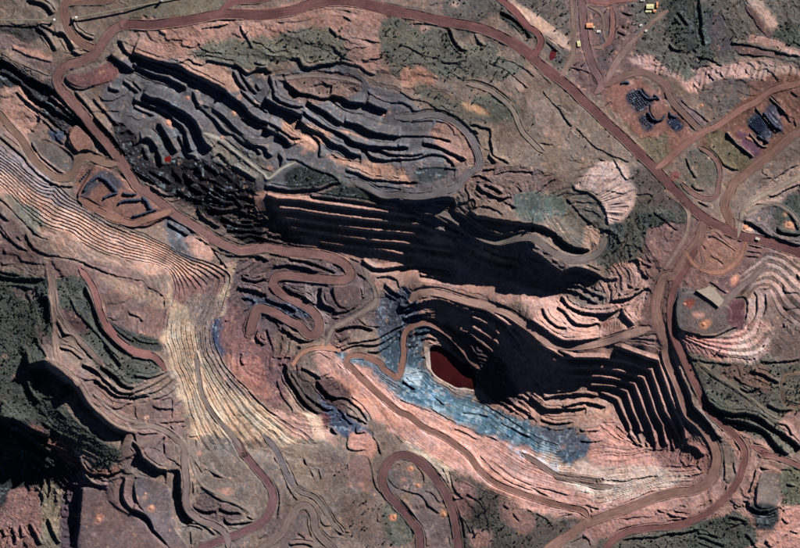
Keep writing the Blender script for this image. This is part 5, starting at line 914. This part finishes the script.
# ------------------------------------------------------------------ trucks
def haul_truck(x, y, ang, lab):
    z = float(sample(H, np.array([[x, y]]))[0])+.6; r = tag(empty('haul_truck', ((x-CX)*S, (CY-y)*S, z), ang), lab, 'truck', None)
    b = MB(); b.box(-6, -2.2, 1.6, 5.5, 2.2, 2.6); b.build('chassis', M_DARK, r)
    b = MB(); b.add([(-7,-3.4,3.2),(2.2,-3.4,2.8),(2.2,3.4,2.8),(-7,3.4,3.2),(-7.4,-3.9,5.2),(2.6,-3.9,6.2),(2.6,3.9,6.2),(-7.4,3.9,5.2),(6,-3.6,6.5),(6,3.6,6.5)], [(0,1,5,4),(2,3,7,6),(1,2,6,5),(3,0,4,7),(0,3,2,1),(5,6,9,8),(4,5,6,7)]); b.build('dump_body', M_TRUCK, r)
    b = MB(); b.box(2.9, -1.2, 2.7, 5.2, 2.8, 5.4); c = b.build('cab', M_TRUCK, r); b = MB(); b.box(5.2, -.9, 4.0, 5.28, 2.5, 5.1); b.build('windscreen', M_GLASS, c)
    for wxx, yy in ((4, -2.9), (4, 2.9), (-4, -2.6), (-4, 2.6)):
        b = MB(); b.cyl((wxx, yy, 1.6), (0, 1, 0), 1.6, 1.3 if wxx > 0 else 2.2); b.build('wheel', M_DARK, r)
haul_truck(757, 238.8, math.radians(-18), 'pale haul truck on the main road right of the junction')

# ------------------------------------------------------------------ plants
def leafmat(nm, rgb): return mat(nm, rgb, var=.45, scale=.25, spec=.1)
M_LEAF = [leafmat('dark_foliage', (.036, .052, .042)), leafmat('olive_foliage', (.06, .068, .048)), leafmat('blue_green_foliage', (.044, .06, .052))]
M_BARK = simple('bark', (96, 80, 70), var=.2, scale=2)
def crown_mesh(seed, m):
    r = random.Random(seed); b = MB()
    cl = [(r.uniform(-.55, .55), r.uniform(-.55, .55), r.uniform(-.3, .45), r.uniform(.28, .5)) for _ in range(7)]
    for k in range(70):
        cx_, cy_, cz_, cr = r.choice(cl); d = Vector((r.gauss(0, 1), r.gauss(0, 1), r.gauss(0, .8))).normalized()*cr*r.uniform(.6, 1.05); p = Vector((cx_, cy_, cz_))+d
        n_ = (d.normalized()+Vector((r.uniform(-.5, .5), r.uniform(-.5, .5), .3))).normalized(); u = n_.orthogonal().normalized(); w_ = n_.cross(u); s_ = r.uniform(.14, .26)
        b.add([p+u*s_, p+w_*s_*.9+n_*.05, p-u*s_*1.1, p-w_*s_], [(0, 1, 2, 3)])
    me = bpy.data.meshes.new('crown'); me.from_pydata([tuple(v) for v in b.v], [], b.f); me.materials.append(m); me.update(); return me
def trunk_mesh():
    b = MB(); b.bar((0, 0, -.25), (0.02, 0, .75), .07, 6, .035)
    for k in range(4): t = k*1.6+.4; b.bar((0, 0, .4+.08*k), (.35*math.cos(t), .35*math.sin(t), .85+.05*k), .03, 4, .012)
    me = bpy.data.meshes.new('trunk'); me.from_pydata([tuple(v) for v in b.v], [], b.f); me.materials.append(M_BARK); me.update(); return me
CM = [crown_mesh(k, M_LEAF[k % 3]) for k in range(6)]; TM = trunk_mesh()
SECT = [((390, 20, 520, 110), 'small dark tree on the hillside below the bend of the top road', 42), ((240, 20, 390, 75), 'small scattered tree on the pale hillside above the grey dump', 34), ((640, 0, 800, 75), 'tree in the scrub of the upper right corner', 48), ((560, 0, 640, 90), 'tree among the plant yards at the upper right', 18), ((520, 0, 560, 50), 'dark tree in the thicket left of the side road', 14),
        ((0, 275, 60, 440), 'dark tree on the forested slope at the left edge', 40), ((690, 345, 800, 450), 'tree in the scrub on the right below the pale cuts', 36), ((455, 490, 600, 548), 'tree in the thicket at the bottom centre', 26), ((600, 180, 690, 265), 'tree on the green mound left of the junction', 24), ((345, 495, 400, 548), 'dark bush like tree on the brown slope left of the maroon loop', 14)]
rr = random.Random(5)
for (x0, y0, x1, y1), lab, num in SECT:
    k = 0; tries = 0
    while k < num and tries < 6000:
        tries += 1; x, y = rr.uniform(x0, x1), rr.uniform(y0, y1); v = float(sample(VEG, np.array([[x, y]]))[0])
        if rr.random() > v**1.5: continue
        z = float(sample(H, np.array([[x, y]]))[0]); r_ = rr.uniform(2.7, 5.4)
        t = tag(empty('tree', ((x-CX)*S, (CY-y)*S, z), rr.uniform(0, 6.28)), lab, 'tree', lab.replace('tree', 'trees', 1).replace('small ', '').replace('dark ', ''))
        tr = bpy.data.objects.new('trunk', TM); COL.objects.link(tr); tr.parent = t; tr.scale = (r_*1.2, r_*1.2, r_*1.3)
        cr = bpy.data.objects.new('crown', CM[rr.randrange(6)]); COL.objects.link(cr); cr.parent = t; cr.scale = (r_, r_, r_*.9); cr.location = (0, 0, r_*1.15)
        k += 1
# low scrub as one mass per kind of leaf
def scrub(nm, lab, m, seed, count, lo):
    r = np.random.default_rng(seed); n_ = count*4
    px = r.uniform(-10, 810, n_); py = r.uniform(-10, 558, n_); P = np.c_[px, py]; v = sample(VEG, P)*np.clip(.75+1.1*sample(N12, P)+.5*sample(N5, P), 0, 1.4)
    sel = np.where(r.random(n_) < v**1.8*.58)[0][:count]; P = P[sel]; z = sample(H, P); k = len(P)
    rad = np.clip(r.lognormal(.3, .42, k), .7, 3.6)*np.clip(.6+.6*sample(VEG, P), .7, 1.3)*lo
    base = np.array([(1, 0, .1), (.3, .95, .15), (-.8, .6, 0), (-.8, -.6, .2), (.3, -.95, .05), (.1, .05, .95), (0, 0, -.6)])
    fc = np.array([(0, 1, 5), (1, 2, 5), (2, 3, 5), (3, 4, 5), (4, 0, 5), (1, 0, 6), (2, 1, 6), (3, 2, 6), (4, 3, 6), (0, 4, 6)])
    th = r.uniform(0, 6.28, k); c_, s_ = np.cos(th), np.sin(th)
    B = base[None]*(1+r.uniform(-.3, .3, (k, 7, 1))); V = np.empty((k, 7, 3))
    V[..., 0] = wx(P)[:, None]+(B[..., 0]*c_[:, None]-B[..., 1]*s_[:, None])*rad[:, None]; V[..., 1] = wy(P)[:, None]+(B[..., 0]*s_[:, None]+B[..., 1]*c_[:, None])*rad[:, None]
    V[..., 2] = z[:, None]+.3*rad[:, None]+B[..., 2]*rad[:, None]*1.15
    tag(mesh_np(nm, V.reshape(-1, 3), (fc[None]+7*np.arange(k)[:, None, None]).reshape(-1, 3), m), lab, 'scrub', kind='stuff')
scrub('scrub', 'dark green low scrub covering the hills and slopes', M_LEAF[0], 41, 13000, 1.15)
scrub('scrub', 'olive low bushes mixed through the scrub', M_LEAF[1], 42, 9000, 1.0)
scrub('scrub', 'blue green low bushes mixed through the scrub', M_LEAF[2], 43, 9000, 1.05)

# loose rubble at the foot of the ledges and over the broken ground
sl_ = np.hypot(np.gradient(H, xs, axis=1), np.gradient(H, ys, axis=0))/S
r = np.random.default_rng(77); P = np.c_[r.uniform(-8, 808, 120000), r.uniform(-8, 556, 120000)]
pr = np.clip(sample(sl_, P)*.5, 0, .5)*np.clip(1.1-sample(VEG, P), 0, 1)*np.clip(.6+1.6*sample(N12, P), .05, 1.2)+.012
P = P[r.random(len(P)) < pr][:16000]; k = len(P); z = sample(H, P); rad = np.clip(r.lognormal(-.05, .45, k), .45, 2.6)
base = np.array([(1, .1, 0), (.1, 1, .1), (-1, 0, -.05), (0, -.95, .1), (.1, .1, .85), (0, 0, -.6)]); fc = np.array([(0, 1, 4), (1, 2, 4), (2, 3, 4), (3, 0, 4), (1, 0, 5), (2, 1, 5), (3, 2, 5), (0, 3, 5)])
B = base[None]*(1+r.uniform(-.35, .35, (k, 6, 3))); th = r.uniform(0, 6.28, k); c_, s_ = np.cos(th)[:, None], np.sin(th)[:, None]
V = np.stack([wx(P)[:, None]+(B[..., 0]*c_-B[..., 1]*s_)*rad[:, None], wy(P)[:, None]+(B[..., 0]*s_+B[..., 1]*c_)*rad[:, None], z[:, None]+.15+B[..., 2]*rad[:, None]], -1)
cc3 = np.stack([sample(RGB[..., c], P) for c in range(3)], -1)*r.uniform(.8, 1.5, (k, 1))
tag(mesh_np('rubble', V.reshape(-1, 3), (fc[None]+6*np.arange(k)[:, None, None]).reshape(-1, 3), M_SOIL, None, np.repeat(np.clip(cc3, .01, .8), 6, axis=0)), 'loose rubble scattered at the foot of the ledges', 'rubble', kind='stuff')

# ------------------------------------------------------------------ parked cars by the plant buildings
M_CARS = [simple('car_paint', c, rough=.4, spec=.4, var=.05) for c in ((225, 225, 222), (150, 40, 36), (60, 66, 78), (190, 192, 196))]
for (a_, b_, rz, mi, lab) in [(618, 120, 10, 0, 'white car parked under the narrow pale building'), (640, 124, 10, 2, 'dark car parked right of the white one under the narrow pale building'), (205, 262, 85, 0, 'white car parked beside the orange roofed workshop'), (575, 212, 20, 1, 'red car parked at the bend of the straight track'), (700, 20, 0, 3, 'silver car parked above the yellow roofed building'), (90, 350, 80, 3, 'silver car near the pale hut between the plant roads')]:
    x, y = BZ(a_, b_); z = float(sample(H, np.array([[x, y]]))[0])+.45; r = tag(empty('parked_car', ((x-CX)*S, (CY-y)*S, z), math.radians(rz)), lab, 'car')
    b = MB(); b.add([(-2.4,-.95,.4),(2.4,-.95,.4),(2.4,.95,.4),(-2.4,.95,.4),(-2.4,-.9,1.0),(2.3,-.9,.9),(2.3,.9,.9),(-2.4,.9,1.0),(-1.7,-.75,1.55),(.6,-.75,1.55),(.6,.75,1.55),(-1.7,.75,1.55)], [(0,3,2,1),(0,1,5,4),(1,2,6,5),(2,3,7,6),(3,0,4,7),(4,5,9,8),(6,7,11,10),(7,4,8,11),(8,9,10,11)]); b.build('body', M_CARS[mi], r)
    b = MB(); b.add([(2.3,-.9,.9),(2.3,.9,.9),(.6,.75,1.55),(.6,-.75,1.55)], [(0,1,2,3)]); b.build('windscreen', M_GLASS, r)
    for xx in (-1.5, 1.5):
        for yy in (-.95, .95): b = MB(); b.cyl((xx, yy, .38), (0, 1, 0), .38, .24, 10); b.build('wheel', M_DARK, r)
